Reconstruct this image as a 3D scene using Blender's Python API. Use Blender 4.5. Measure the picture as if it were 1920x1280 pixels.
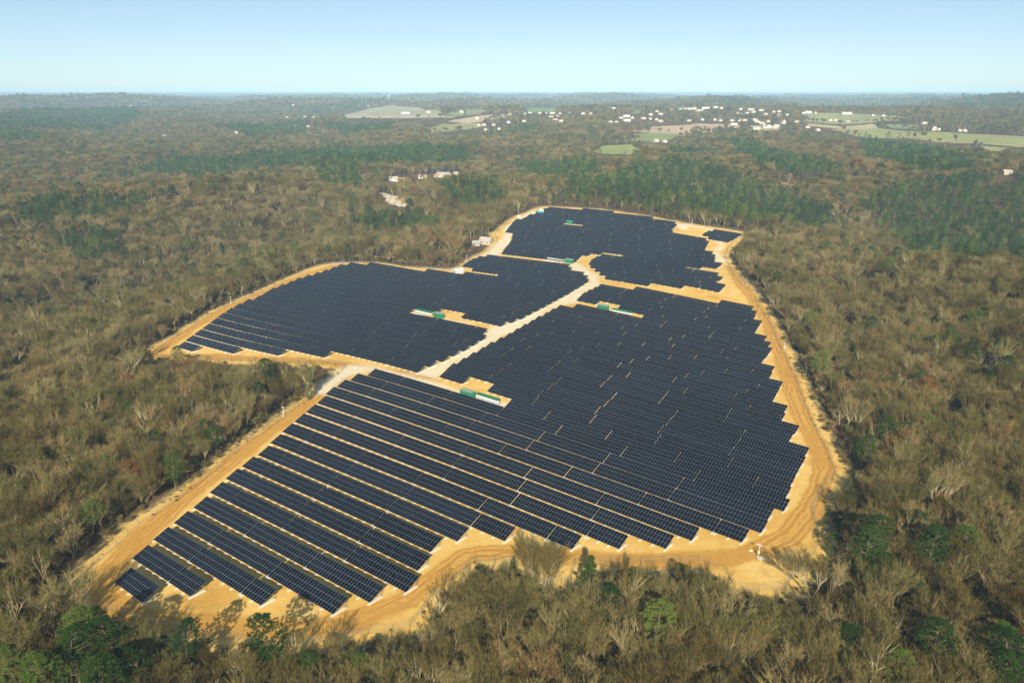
import bpy, math, random
import numpy as np
from mathutils import Matrix, Vector

# ------------------------------------------------------------------ camera, sky, sun, exposure
for o in list(bpy.data.objects): bpy.data.objects.remove(o)
SC = bpy.context.scene
COL = SC.collection
R = math.radians
CAM_H = 124.2
FPX = 1493.0                      # focal length in photo pixels (1920 wide)
TILT = math.atan((640 - 172) / FPX)
cam_d = bpy.data.cameras.new('camera'); cam = bpy.data.objects.new('camera', cam_d); COL.objects.link(cam)
cam.location = (0, 0, CAM_H); cam.rotation_euler = (R(90) - TILT, 0, 0)
cam_d.sensor_width = 36; cam_d.lens = FPX / 1920 * 36; cam_d.clip_start = 1; cam_d.clip_end = 120000
SC.camera = cam
SUN_EL, SUN_AZ = 28.0, 182.0      # azimuth clockwise from +Y (the view direction): behind the camera
w = bpy.data.worlds.new('World'); SC.world = w; w.use_nodes = True
nt = w.node_tree; bg = nt.nodes['Background']
sky = nt.nodes.new('ShaderNodeTexSky'); sky.sky_type = 'NISHITA'; sky.sun_disc = False
sky.sun_elevation = R(SUN_EL); sky.sun_rotation = R(SUN_AZ); sky.altitude = 150
sky.air_density = 0.55; sky.dust_density = 0.35; sky.ozone_density = 2.0
# thin high haze evens the sky out: the same gentle curve and tint for the whole dome
gam = nt.nodes.new('ShaderNodeGamma'); gam.inputs[1].default_value = 0.7
tin = nt.nodes.new('ShaderNodeMix'); tin.data_type = 'RGBA'; tin.blend_type = 'MULTIPLY'; tin.inputs[0].default_value = 1; tin.inputs[7].default_value = (1.46, 1.55, 1.48, 1)
nt.links.new(sky.outputs[0], gam.inputs[0]); nt.links.new(gam.outputs[0], tin.inputs[6]); nt.links.new(tin.outputs[2], bg.inputs[0]); bg.inputs[1].default_value = 0.10
sun_d = bpy.data.lights.new('sun', 'SUN'); sun = bpy.data.objects.new('sun', sun_d); COL.objects.link(sun)
sun_d.energy = 5.0; sun_d.angle = R(0.5); sun_d.color = (1.0, 0.91, 0.74)
sa, se = R(SUN_AZ), R(SUN_EL)
to_sun = Vector((math.sin(sa) * math.cos(se), math.cos(sa) * math.cos(se), math.sin(se)))
sun.rotation_euler = to_sun.to_track_quat('Z', 'Y').to_euler(); sun.location = (0, 0, 300)
SC.view_settings.view_transform = 'Standard'; SC.view_settings.look = 'None'
SC.view_settings.exposure = 0.52; SC.view_settings.gamma = 1.0; SC.view_settings.use_curve_mapping = False
SC.render.engine = 'CYCLES'
cy = SC.cycles
cy.max_bounces = 4; cy.diffuse_bounces = 2; cy.glossy_bounces = 2; cy.transmission_bounces = 2; cy.volume_bounces = 0
cy.transparent_max_bounces = 4; cy.use_denoising = True; cy.caustics_reflective = False; cy.caustics_refractive = False
try: cy.denoiser = 'OPENIMAGEDENOISE'
except Exception: pass

rng = np.random.default_rng(7); random.seed(7)

# ------------------------------------------------------------------ terrain (heights recovered from the lattice of panel rows)
S = 1.08
ZG = np.array([[-3.0,-4.2,-5.3,-6.1,-6.2,-4.8,-2.7,-0.6,1.0,2.4,3.7,5.0,6.3,7.6],[0.6,-0.4,-1.5,-2.4,-2.9,-1.6,0.5,2.3,3.4,4.5,5.7,7.0,8.3,9.6],[4.0,3.2,2.4,1.7,0.8,2.0,3.7,5.0,5.5,6.4,7.6,8.9,10.3,11.6],[6.7,6.3,5.9,6.3,5.8,6.1,6.4,6.4,6.5,7.7,9.3,10.8,12.2,13.6],[8.2,8.0,7.7,8.1,8.8,9.0,7.7,6.2,6.9,9.0,11.1,12.7,14.1,15.5],[7.9,7.6,7.4,7.7,8.6,9.4,9.0,8.4,9.3,11.1,13.1,14.6,16.0,17.3],[6.7,6.3,6.0,6.3,7.0,7.7,9.7,9.5,11.5,13.7,15.1,16.4,17.6,18.9],[5.3,5.0,4.9,5.2,5.8,6.5,8.5,8.5,10.3,13.8,15.9,17.4,18.8,20.2],[3.9,3.7,3.7,4.1,4.7,5.7,7.3,8.5,10.7,13.8,16.2,18.1,19.7,21.2],[2.5,2.5,2.6,3.0,3.8,4.9,6.6,8.4,10.9,13.8,16.4,18.5,20.3,22.0]]) * S
GX0, GY0, GD = -260 * S, 100 * S, 60 * S
NX, NY = ZG.shape
ZP = np.pad(ZG, 1, mode='reflect', reflect_type='odd')
def cr(t):
    return (-.5*t+t*t-.5*t**3, 1-2.5*t*t+1.5*t**3, .5*t+2*t*t-1.5*t**3, -.5*t*t+.5*t**3)
def grid_z(x, y):
    fx = np.clip((x - GX0) / GD, 0, NX - 1.0001); fy = np.clip((y - GY0) / GD, 0, NY - 1.0001)
    i = fx.astype(int); j = fy.astype(int); wx = cr(fx - i); wy = cr(fy - j)
    z = 0
    for a in range(4):
        for b in range(4): z = z + wx[a] * wy[b] * ZP[i + a, j + b]
    return z
_wv = np.random.default_rng(3)
WV = [(_wv.uniform(0, 6.28), _wv.uniform(0, 6.28), 2 ** _wv.uniform(0, 1)) for _ in range(14)]
def wavy(x, y, scale, k0=0, n=5):
    z = 0
    for a, ph, f in WV[k0:k0 + n]:
        z = z + np.sin((x * math.cos(a) + y * math.sin(a)) * f * 6.283 / scale + ph)
    return z / n
def sstep(a, b, v):
    t = np.clip((v - a) / (b - a), 0, 1); return t * t * (3 - 2 * t)
DV = [0, 700, 1000, 1500, 2000, 2600, 2900, 3500, 4600, 6000, 8500, 11000, 15000, 22000, 60000]
HV = [6, 10, 16, 24, 36, 64, 66, 46, 54, 40, 70, 66, 100, 102, 121.5]
HL = [4, 5, 8, 11, 16, 24, 26, 34, 52, 36, 68, 60, 100, 102, 121.5]
SANDW = None
def ter0(x, y):
    x = np.asarray(x, float); y = np.asarray(y, float)
    D = np.hypot(x, y); th = np.arctan2(x, np.maximum(y, 1e-3))
    Dw = D * (1 + .05 * np.sin(th * 9 + 1) + .03 * np.sin(th * 21))
    m = sstep(-.25, -.1, th + .04 * np.sin(D / 300))
    br = np.interp(Dw, DV, HV) * m + np.interp(Dw, DV, HL) * (1 - m)
    dx = np.maximum(np.maximum(GX0 - x, x - (GX0 + GD * (NX - 1))), 0)
    dy = np.maximum(np.maximum(GY0 - y, y - (GY0 + GD * (NY - 1))), 0)
    g = 1 - sstep(0, 450, np.hypot(dx, dy))
    return grid_z(x, y) * g + br * (1 - g)
def sdf(poly, x, y):            # > 0 inside, metres
    P = np.asarray(poly, float); x = np.asarray(x, float); y = np.asarray(y, float)
    d = np.full(x.shape, 1e18); ins = np.zeros(x.shape, bool)
    for (ax, ay), (bx, by) in zip(P, np.roll(P, -1, 0)):
        ex, ey = bx - ax, by - ay; l = ex * ex + ey * ey + 1e-12
        t = np.clip(((x - ax) * ex + (y - ay) * ey) / l, 0, 1)
        d = np.minimum(d, (x - ax - t * ex) ** 2 + (y - ay - t * ey) ** 2)
        c = (ay > y) != (by > y)
        ins ^= c & (x < ex * (y - ay) / (ey if abs(ey) > 1e-9 else 1e-9) + ax)
    return np.where(ins, 1, -1) * np.sqrt(d)
def line_d(pts, x, y):
    P = np.asarray(pts, float); d = np.full(np.shape(x), 1e18)
    for (ax, ay), (bx, by) in zip(P[:-1], P[1:]):
        ex, ey = bx - ax, by - ay; l = ex * ex + ey * ey + 1e-12
        t = np.clip(((x - ax) * ex + (y - ay) * ey) / l, 0, 1)
        d = np.minimum(d, (x - ax - t * ex) ** 2 + (y - ay - t * ey) ** 2)
    return np.sqrt(d)
CT, ST = math.cos(TILT), math.sin(TILT)
def ray(px, py):
    a, b, c = px - 960, FPX, -(py - 640)
    return np.array([a, b * CT + c * ST, -b * ST + c * CT])
RS = np.concatenate([np.linspace(90, 900, 1600), np.geomspace(900, 60000, 2600)[1:]])
def at(px, py, h=0.0, tf=None):  # the point where the pixel's ray meets the ground (raised by h)
    tf = tf or ter
    r = ray(px, py); r = r / np.hypot(r[0], r[1])
    x, y, z = r[0] * RS, r[1] * RS, CAM_H + r[2] * RS
    k = np.nonzero(z < tf(x, y) + h)[0]
    i = k[0] if len(k) else len(RS) - 1
    if i > 0:
        f0 = z[i-1] - tf(x[i-1], y[i-1]) - h; f1 = z[i] - tf(x[i], y[i]) - h
        t = f0 / (f0 - f1) if f0 != f1 else 1
        q = RS[i-1] + (RS[i] - RS[i-1]) * t
    else: q = RS[0]
    return Vector((r[0] * q, r[1] * q, CAM_H + r[2] * q))
def poly(pts, h=0.0, tf=None): return [tuple(at(a, b, h, tf))[:2] for a, b in pts]

SAND_PX = [(120,1103),(128,1125),(150,1148),(200,1162),(260,1184),(317,1196),(383,1206),(433,1216),(500,1224),(583,1224),(640,1212),(690,1204),(740,1200),(785,1186),(812,1155),(832,1122),(873,1090),(900,1066),(960,1066),(1010,1078),(1040,1104),(1082,1108),(1095,1068),(1150,1068),(1250,1066),(1310,1066),(1345,1080),(1366,1112),(1430,1122),(1492,1116),(1522,1066),(1550,1044),(1556,1010),(1544,957),(1556,927),(1580,903),(1584,886),(1569,845),(1542,800),(1533,779),(1524,757),(1512,729),(1506,707),(1497,698),(1487,670),(1477,652),(1470,642),(1465,627),(1455,607),(1444,590),(1433,577),(1425,557),(1411,542),(1395,530),(1384,515),(1374,497),(1366,482),(1374,464),(1389,449),(1402,437),(1364,430),(1328,425),(1300,420),(1262,414),(1198,402),(1126,392),(1027,387),(1006,389),(986,399),(968,405),(955,412),(945,421),(931,432),(920,439),(927,451),(920,462),(907,472),(891,479),(874,490),(853,502),(841,505),(820,504),(777,502),(748,499),(718,494),(683,493),(640,494),(618,495),(593,499),(560,512),(520,530),(493,542),(440,565),(410,577),(370,600),(330,627),(293,647),(270,667),(293,674),(327,672),(360,672),(393,679),(443,682),(493,682),(537,685),(577,687),(620,687),(636,689),(622,702),(598,722),(562,751),(534,772),(492,803),(450,832),(415,857),(380,890),(344,916),(316,938),(281,960),(243,982),(200,1023),(167,1050),(133,1083)]
SAND = poly(SAND_PX, 0, ter0)
def ter(x, y):
    x = np.asarray(x, float); y = np.asarray(y, float)
    z = ter0(x, y); D = np.hypot(x, y)
    amp = np.interp(D, [0, 200, 450, 1100, 1500, 3000, 9000, 20000], [1.5, 7.0, 18, 18, 12, 11, 14, 10])
    near = D < 1100
    wgt = np.ones(x.shape)
    if np.any(near):
        s = sdf(SAND, x[near], y[near]) if x.ndim else sdf(SAND, x, y)
        if x.ndim: wgt[near] = sstep(0, 120, -s)
        else: wgt = sstep(0, 120, -s)
    n = wavy(x, y, 700, 0, 5) + .45 * wavy(x, y, 260, 5, 5) * np.clip(1 - D / 5000, 0, 1)
    n = n + .6 * wavy(x, y, 3600, 9, 5) * sstep(2800, 4200, D)
    G = lambda cx, cy, sx, sy: np.exp(-((x - cx) / sx) ** 2 - ((y - cy) / sy) ** 2)
    z = z + wgt * (-30 * G(500, 660, 170, 210) + 9 * G(310, 430, 110, 190) - 26 * G(-470, 560, 220, 150) + 15 * G(-330, 850, 190, 110) - 14 * G(-330, 250, 120, 110) + 12 * G(700, 1050, 300, 160) - 16 * G(-800, 1150, 350, 200))
    return np.minimum(z + amp * wgt * n + 58 * wavy(x, y, 1900, 4, 5) * sstep(2900, 4300, D) * (1 - sstep(7000, 11000, D)) + 16 * wavy(x, y, 7000, 8, 5) * sstep(7000, 12000, D) * (1 - sstep(25000, 45000, D)), 122)

# ------------------------------------------------------------------ materials
def new_mat(name):
    m = bpy.data.materials.new(name); m.use_nodes = True
    t = m.node_tree; b = t.nodes['Principled BSDF']; return m, t, b
def N(t, typ, **kw):
    n = t.nodes.new(typ)
    for k, v in kw.items(): setattr(n, k, v)
    return n
def noise(t, scale, detail=4, rough=.55, vec=None):
    n = N(t, 'ShaderNodeTexNoise'); n.inputs['Scale'].default_value = scale; n.inputs['Detail'].default_value = detail
    n.inputs['Roughness'].default_value = rough
    if vec: t.links.new(vec, n.inputs['Vector'])
    return n.outputs[0]
def ramp(t, fac, stops):
    r = N(t, 'ShaderNodeValToRGB'); e = r.color_ramp.elements
    while len(e) < len(stops): e.new(.5)
    for q, (p, c) in zip(e, stops): q.position = p; q.color = (*c, 1) if len(c) == 3 else c
    t.links.new(fac, r.inputs[0]); return r.outputs[0]
def mixc(t, fac, a, b, typ='MIX'):
    m = N(t, 'ShaderNodeMix', data_type='RGBA', blend_type=typ)
    for s, v in ((0, fac), (6, a), (7, b)):
        if hasattr(v, 'is_linked') or hasattr(v, 'links'): t.links.new(v, m.inputs[s])
        elif s == 0: m.inputs[0].default_value = v
        else: m.inputs[s].default_value = (*v, 1)
    return m.outputs[2]
def mth(t, op, a, b=0.0, c=None):
    m = N(t, 'ShaderNodeMath', operation=op)
    for s, v in enumerate((a, b) if c is None else (a, b, c)):
        if hasattr(v, 'links'): t.links.new(v, m.inputs[s])
        else: m.inputs[s].default_value = v
    return m.outputs[0]
def mapr(t, v, a, b, c=0.0, d=1.0, smooth=True):
    m = N(t, 'ShaderNodeMapRange'); m.interpolation_type = 'SMOOTHSTEP' if smooth else 'LINEAR'
    t.links.new(v, m.inputs[0])
    for i, q in zip((1, 2, 3, 4), (a, b, c, d)): m.inputs[i].default_value = q
    return m.outputs[0]
def attr(t, name):
    a = N(t, 'ShaderNodeAttribute'); a.attribute_name = name; return a
def simple(name, col, rough=.7, var=.12, scale=3.0, metal=0.0, spec=.3):
    m, t, b = new_mat(name)
    g = N(t, 'ShaderNodeTexCoord').outputs['Object']
    f = noise(t, scale, 4, .6, g)
    lo = tuple(c * (1 - var) for c in col); hi = tuple(min(1, c * (1 + var)) for c in col)
    t.links.new(ramp(t, f, [(.3, lo), (.7, hi)]), b.inputs['Base Color'])
    b.inputs['Roughness'].default_value = rough; b.inputs['Metallic'].default_value = metal
    b.inputs['Specular IOR Level'].default_value = spec
    return m

def ground_material():
    m, t, b = new_mat('ground')
    pos = N(t, 'ShaderNodeNewGeometry').outputs['Position']
    n_big = noise(t, .012, 5, .6, pos); n_mid = noise(t, .06, 5, .6, pos); n_fine = noise(t, .55, 5, .65, pos); n_huge = noise(t, .003, 4, .55, pos)
    # woodland floor: leaf litter, bracken, moss
    litter = ramp(t, n_mid, [(.28, (.060, .040, .018)), (.45, (.12, .076, .032)), (.58, (.17, .112, .048)), (.72, (.11, .098, .038))])
    litter = mixc(t, mapr(t, n_fine, .35, .7), litter, (.055, .038, .018))
    litter = mixc(t, mapr(t, n_big, .56, .72), litter, (.25, .135, .06))
    # far beyond the single trees the woods are one brown and green cover
    far = ramp(t, n_huge, [(.35, (.085, .07, .04)), (.46, (.11, .085, .05)), (.5, (.04, .06, .03)), (.57, (.10, .08, .045)), (.64, (.24, .22, .11)), (.7, (.10, .09, .045))])
    dist = attr(t, 'fardist').outputs['Fac']
    col = mixc(t, mapr(t, dist, 2500, 6000), litter, far)
    # meadows and ploughed fields
    fc = attr(t, 'fieldcol').outputs['Color']; fs = attr(t, 'field').outputs['Fac']
    fv = mixc(t, .6, fc, ramp(t, mth(t, 'ADD', mth(t, 'MULTIPLY', n_mid, .5), mth(t, 'MULTIPLY', n_big, .5)), [(.36, (.55, .58, .5)), (.5, (.9, .9, .9)), (.62, (1.1, 1.05, .95))]), 'MULTIPLY')
    fv = mixc(t, mapr(t, noise(t, .03, 6, .7, pos), .52, .66, 0, .6), fv, (.13, .12, .06))
    fe = mth(t, 'ADD', fs, mth(t, 'ADD', mth(t, 'MULTIPLY', mth(t, 'SUBTRACT', n_mid, .5), 12.0), mth(t, 'MULTIPLY', mth(t, 'SUBTRACT', n_big, .5), 26.0)))
    fw = N(t, 'ShaderNodeTexWave'); fw.inputs['Scale'].default_value = .035; fw.inputs['Distortion'].default_value = 1.5; t.links.new(pos, fw.inputs['Vector'])
    fv = mixc(t, mapr(t, fw.outputs[1], .45, .75, 0, .3), fv, (.20, .17, .08))
    col = mixc(t, mapr(t, fe, -1.5, 1.5), col, fv)
    # bare sand of the site
    wa = N(t, 'ShaderNodeTexWave'); wa.bands_direction = 'X'
    sand = ramp(t, n_mid, [(.25, (.60, .325, .060)), (.42, (.74, .445, .105)), (.60, (.82, .545, .165)), (.78, (.62, .315, .052))])
    sand = mixc(t, mapr(t, n_fine, .5, .8, 0, .4), sand, (.52, .31, .10))
    # wheel tracks of the ring road
    td = attr(t, 'track').outputs['Fac']
    tdn = mth(t, 'ADD', td, mth(t, 'ADD', mth(t, 'MULTIPLY', mth(t, 'SUBTRACT', n_mid, .5), 5.0), mth(t, 'MULTIPLY', mth(t, 'SUBTRACT', noise(t, .16, 4, .6, pos), .5), 3.0)))
    rut = mth(t, 'MULTIPLY', mth(t, 'SINE', mth(t, 'MULTIPLY', tdn, 3.4)), mapr(t, noise(t, .035, 5, .7, pos), .42, .62, -.15, 1.0))
    tcol = mixc(t, mapr(t, rut, -.6, .8), (.50, .235, .036), (.66, .375, .085))
    tcol = mixc(t, mapr(t, n_fine, .45, .8, 0, .35), tcol, (.42, .20, .04))
    sand = mixc(t, mth(t, 'MULTIPLY', mapr(t, tdn, 5.2, 2.6), .9), sand, tcol)
    st = noise(t, .022, 6, .68, pos)
    sand = mixc(t, mapr(t, st, .58, .70, 0, .5), sand, (.40, .20, .045))
    sand = mixc(t, mapr(t, noise(t, .3, 6, .75, pos), .64, .74, 0, .6), sand, (.30, .22, .08))
    # crushed white stone
    gs = attr(t, 'gravel').outputs['Fac']
    ge = mth(t, 'ADD', gs, mth(t, 'MULTIPLY', mth(t, 'SUBTRACT', n_mid, .5), 9.0))
    grav = ramp(t, n_fine, [(.3, (.72, .58, .36)), (.6, (.86, .75, .53)), (.8, (.92, .83, .65))])
    sand = mixc(t, mth(t, 'MULTIPLY', mapr(t, ge, -3.0, 2.5), .92), sand, grav)
    # ragged edge with dry grass
    ss = mth(t, 'ADD', attr(t, 'sand').outputs['Fac'], 2.2)
    sn = mth(t, 'ADD', ss, mth(t, 'ADD', mth(t, 'MULTIPLY', mth(t, 'SUBTRACT', n_mid, .5), 6.0), mth(t, 'MULTIPLY', mth(t, 'SUBTRACT', n_fine, .5), 4.0)))
    grass = ramp(t, n_fine, [(.3, (.16, .13, .055)), (.55, (.36, .27, .11)), (.75, (.46, .33, .14))])
    col = mixc(t, mapr(t, sn, -1.2, .4), col, grass)
    col = mixc(t, mapr(t, mth(t, 'ADD', sn, mth(t, 'MULTIPLY', mth(t, 'SUBTRACT', n_fine, .5), 6.0)), .8, 2.6), col, sand)
    t.links.new(col, b.inputs['Base Color']); b.inputs['Roughness'].default_value = .95; b.inputs['Specular IOR Level'].default_value = .1
    bp = N(t, 'ShaderNodeBump'); bp.inputs['Strength'].default_value = .5; bp.inputs['Distance'].default_value = .35
    t.links.new(n_fine, bp.inputs['Height']); t.links.new(bp.outputs[0], b.inputs['Normal'])
    return m

def inst_tint(t, stops, nscale=.02, wn=.6):
    oi = N(t, 'ShaderNodeObjectInfo')
    nz = mth(t, 'ADD', mth(t, 'MULTIPLY', noise(t, nscale, 3, .5, oi.outputs['Location']), .55), mth(t, 'MULTIPLY', noise(t, nscale * .28, 3, .5, oi.outputs['Location']), .55))
    v = mth(t, 'ADD', mth(t, 'MULTIPLY', mth(t, 'SUBTRACT', nz, .5), wn * 2.2), mth(t, 'ADD', .5, mth(t, 'MULTIPLY', mth(t, 'SUBTRACT', oi.outputs['Random'], .5), 1 - wn * .45)))
    return ramp(t, v, stops), oi
def leaf_mat(name, stops, trans=.0, rough=.8, nscale=.02, wn=.5):
    m, t, b = new_mat(name)
    c, oi = inst_tint(t, stops, nscale, wn)
    t.links.new(c, b.inputs['Base Color']); b.inputs['Roughness'].default_value = rough; b.inputs['Specular IOR Level'].default_value = .15
    return m

M = {}
M['ground'] = ground_material()
M['twig'] = leaf_mat('bare_twigs', [(.0, (.048, .031, .007)), (.2, (.090, .061, .014)), (.36, (.150, .114, .032)), (.47, (.078, .077, .017)), (.6, (.215, .165, .054)), (.72, (.130, .122, .029)), (.86, (.295, .235, .095)), (1, (.190, .094, .025))], nscale=.011, wn=.62)
M['bark'] = leaf_mat('bare_bark', [(.1, (.12, .085, .036)), (.5, (.27, .205, .10)), (.9, (.47, .39, .23))], nscale=.05)
M['needle'] = leaf_mat('pine_needles', [(.05, (.014, .040, .006)), (.35, (.027, .064, .008)), (.6, (.045, .090, .011)), (.82, (.084, .132, .018)), (1, (.16, .195, .035))], nscale=.006, wn=.3)
M['pine_bark'] = leaf_mat('pine_bark', [(.1, (.12, .075, .045)), (.6, (.20, .13, .085)), (1, (.26, .19, .13))])
M['ivy'] = leaf_mat('ivy_leaves', [(.1, (.07, .09, .03)), (.5, (.12, .135, .045)), (1, (.17, .165, .065))])
M['holly'] = leaf_mat('dark_leaves', [(.1, (.02, .035, .015)), (.6, (.04, .06, .022)), (1, (.07, .09, .03))])

def glass_material():
    m, t, b = new_mat('solar_glass')
    tc = N(t, 'ShaderNodeTexCoord').outputs['Object']
    oi = N(t, 'ShaderNodeObjectInfo')
    ga = N(t, 'ShaderNodeNewGeometry').outputs['Position']
    f = noise(t, .6, 2, .5, ga)
    c = ramp(t, f, [(.3, (.0020, .0050, .0085)), (.5, (.0030, .0052, .0145)), (.7, (.0022, .0062, .010))])
    # cell grid printed under the glass
    br = N(t, 'ShaderNodeTexBrick'); br.offset = 0; br.inputs['Scale'].default_value = 1
    br.inputs['Brick Width'].default_value = .156; br.inputs['Row Height'].default_value = .156; br.inputs['Mortar Size'].default_value = .004
    br.inputs['Color1'].default_value = (1, 1, 1, 1); br.inputs['Color2'].default_value = (.82, .85, .95, 1); br.inputs['Mortar'].default_value = (1.4, 1.4, 1.4, 1)
    t.links.new(tc, br.inputs['Vector'])
    tv = ramp(t, oi.outputs['Random'], [(.0, (.55, .6, .7)), (.5, (1, 1, 1)), (1, (1.5, 1.5, 1.35))])
    t.links.new(mixc(t, 1.0, mixc(t, 1.0, c, br.outputs[0], 'MULTIPLY'), tv, 'MULTIPLY'), b.inputs['Base Color'])
    b.inputs['Roughness'].default_value = .12; b.inputs['IOR'].default_value = 1.42; b.inputs['Specular IOR Level'].default_value = .17
    return m
M['glass'] = glass_material()
M['alu'] = simple('aluminium', (.27, .30, .35), .5, .08, 1, .3)
M['steel'] = simple('galvanised_steel', (.38, .38, .38), .5, .15, 2, .6)
M['concrete'] = simple('concrete', (.68, .63, .53), .9, .12, 2)
M['green'] = simple('green_paint', (.020, .19, .095), .5, .12, 1)
M['green_roof'] = simple('grey_green_roof', (.26, .33, .25), .6, .12, 1)
M['dkgreen'] = simple('green_canopy', (.025, .15, .07), .5, .15, 1)
M['white'] = simple('white_cabinet', (.80, .80, .80), .5, .05, 2)
M['ggrey'] = simple('grey_cabin', (.45, .50, .55), .6, .12, 1)
M['dark'] = simple('dark_grey', (.05, .055, .06), .5, .2, 2)
M['teal'] = simple('teal_sheet', (.05, .34, .36), .6, .15, 1)
M['rubble'] = simple('pale_rubble', (.70, .62, .48), .95, .2, 1.5)
M['wall_cream'] = simple('cream_render', (.58, .50, .38), .9, .15, .4)
M['wall_white'] = simple('white_render', (.72, .68, .60), .9, .1, .4)
M['wall_stone'] = simple('old_stone', (.48, .42, .33), .95, .25, .6)
M['roof_pink'] = simple('pale_clay_tiles', (.38, .24, .16), .9, .25, .8)
M['roof_pale'] = simple('pale_roof_tiles', (.50, .40, .30), .9, .2, .8)  # the tiles' own paler colour, the same on every side of a roof
M['roof_grey'] = simple('grey_sheet_roof', (.36, .36, .35), .7, .2, .5)
M['roof_rough'] = simple('weathered_roof', (.40, .35, .29), .95, .35, .7)
M['pane'] = simple('window_glass', (.03, .035, .045), .15, .2, 2)

# ------------------------------------------------------------------ mesh helpers
def mesh_from(name, verts, faces, mats, midx=None, smooth=False):
    me = bpy.data.meshes.new(name); me.from_pydata([tuple(v) for v in verts], [], faces)
    for k in mats: me.materials.append(M[k])
    if midx is not None: me.polygons.foreach_set('material_index', np.asarray(midx, np.int32))
    if smooth: me.polygons.foreach_set('use_smooth', np.ones(len(me.polygons), bool))
    me.update(); return me
class MB:
    def __init__(s): s.v = []; s.f = []; s.m = []
    def box(s, x0, x1, y0, y1, z0, z1, mi=0, mat=None):
        k = len(s.v)
        c = [Vector((x, y, z)) for z in (z0, z1) for y in (y0, y1) for x in (x0, x1)]
        if mat is not None: c = [mat @ p for p in c]
        s.v += c
        s.f += [(k, k+2, k+3, k+1), (k+4, k+5, k+7, k+6), (k, k+1, k+5, k+4), (k+2, k+6, k+7, k+3), (k, k+4, k+6, k+2), (k+1, k+3, k+7, k+5)]
        s.m += [mi] * 6
    def tube(s, a, b, r0, r1, n=4, mi=0):
        a = Vector(a); b = Vector(b); d = (b - a).normalized(); u = d.orthogonal().normalized(); v = d.cross(u); k = len(s.v)
        for p, r in ((a, r0), (b, r1)):
            for i in range(n):
                q = 6.2832 * i / n; s.v.append(p + (u * math.cos(q) + v * math.sin(q)) * r)
        for i in range(n):
            j = (i + 1) % n; s.f.append((k+i, k+j, k+n+j, k+n+i)); s.m.append(mi)
        s.f.append(tuple(k + n + i for i in range(n))); s.m.append(mi)
    def tri(s, a, b, c, mi=0):
        k = len(s.v); s.v += [a, b, c]; s.f.append((k, k+1, k+2)); s.m.append(mi)
    def quad(s, a, b, c, d, mi=0):
        k = len(s.v); s.v += [a, b, c, d]; s.f.append((k, k+1, k+2, k+3)); s.m.append(mi)
    def mesh(s, name, mats, smooth=False): return mesh_from(name, s.v, s.f, mats, s.m, smooth)
def link(name, data, parent=None, mat=None):
    o = bpy.data.objects.new(name, data); COL.objects.link(o)
    if parent: o.parent = parent
    if mat is not None:
        if parent: o.matrix_local = mat
        else: o.matrix_world = mat
    return o
def tag(o, label, cat, group=None, kind=None):
    if label: o['label'] = label
    if cat: o['category'] = cat
    if group: o['group'] = group
    if kind: o['kind'] = kind
    return o
def thing(name, label, cat, loc, rotz=0, group=None):
    o = bpy.data.objects.new(name, None); COL.objects.link(o); o.location = loc; o.rotation_euler = (0, 0, rotz)
    o.empty_display_size = .5
    return tag(o, label, cat, group)
ORD = ['first', 'second', 'third', 'fourth', 'fifth', 'sixth', 'seventh', 'eighth', 'ninth', 'tenth', 'eleventh', 'twelfth', 'thirteenth', 'fourteenth', 'fifteenth', 'sixteenth', 'seventeenth', 'eighteenth', 'nineteenth']
def ordn(i):
    if i <= 19: return ORD[i - 1]
    tens = ['', '', 'twent', 'thirt', 'fort', 'fift', 'sixt', 'sevent', 'eight'][i // 10]
    return tens + 'ieth' if i % 10 == 0 else tens + 'y-' + ORD[i % 10 - 1]

# ------------------------------------------------------------------ ground sheet
TRACK_PX = [[(190,1110),(240,1150),(330,1168),(430,1175),(560,1180),(680,1160),(760,1125),(830,1075),(880,1040),(960,1032),(1060,1042),(1160,1050),(1260,1052),(1350,1046),(1420,1035),(1480,1005),(1512,965),(1535,915),(1545,880),(1530,835),(1500,770),(1480,715),(1462,660),(1440,605),(1418,570),(1390,535),(1368,500)],
            [(190,1110),(205,1070),(260,1010),(330,950),(400,890),(480,830),(560,770),(620,720),(660,696)],
            [(290,662),(350,622),(420,580),(500,545),(570,516),(630,497),(690,494)], [(300,668),(400,668),(500,674),(600,678),(680,690),(760,702),(800,706)]]
TRACKS = [poly(p) for p in TRACK_PX]
GRAVEL_PX = [[(585,738),(612,712),(640,692),(655,684),(705,690),(760,703),(865,733),(866,741),(785,715),(705,692),(672,699),(648,708),(610,738)],
             [(775,700),(800,690),(840,672),(880,648),(905,632),(935,618),(965,602),(1030,572),(1072,547),(1106,528),(1092,514),(1070,503),(1066,497),(1083,494),(1112,512),(1128,530),(1100,546),(1085,568),(1050,571),(980,610),(900,655),(835,694),(815,706)],
             [(905,634),(920,612),(960,606),(930,630)], [(832,597),(880,606),(878,609),(830,600)],
             [(842,510),(866,498),(890,484),(910,474),(930,458),(942,446),(950,436),(944,432),(955,420),(975,408),(1000,394),(1008,392),(1000,404),(985,410),(965,416),(962,440),(958,450),(938,478),(905,481),(870,499),(852,512)],
             [(1262,416),(1330,428),(1398,438),(1390,440),(1326,431),(1300,424),(1285,424),(1290,432),(1275,432)],
             [(1330,447),(1352,450),(1358,458),(1346,474),(1366,490),(1342,494),(1336,476),(1352,460)],
             [(1025,486),(1060,491),(1060,494),(1020,489)], [(905,747),(955,757),(990,770),(955,764)]]
GRAVELS = [poly(p) for p in GRAVEL_PX]
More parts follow.
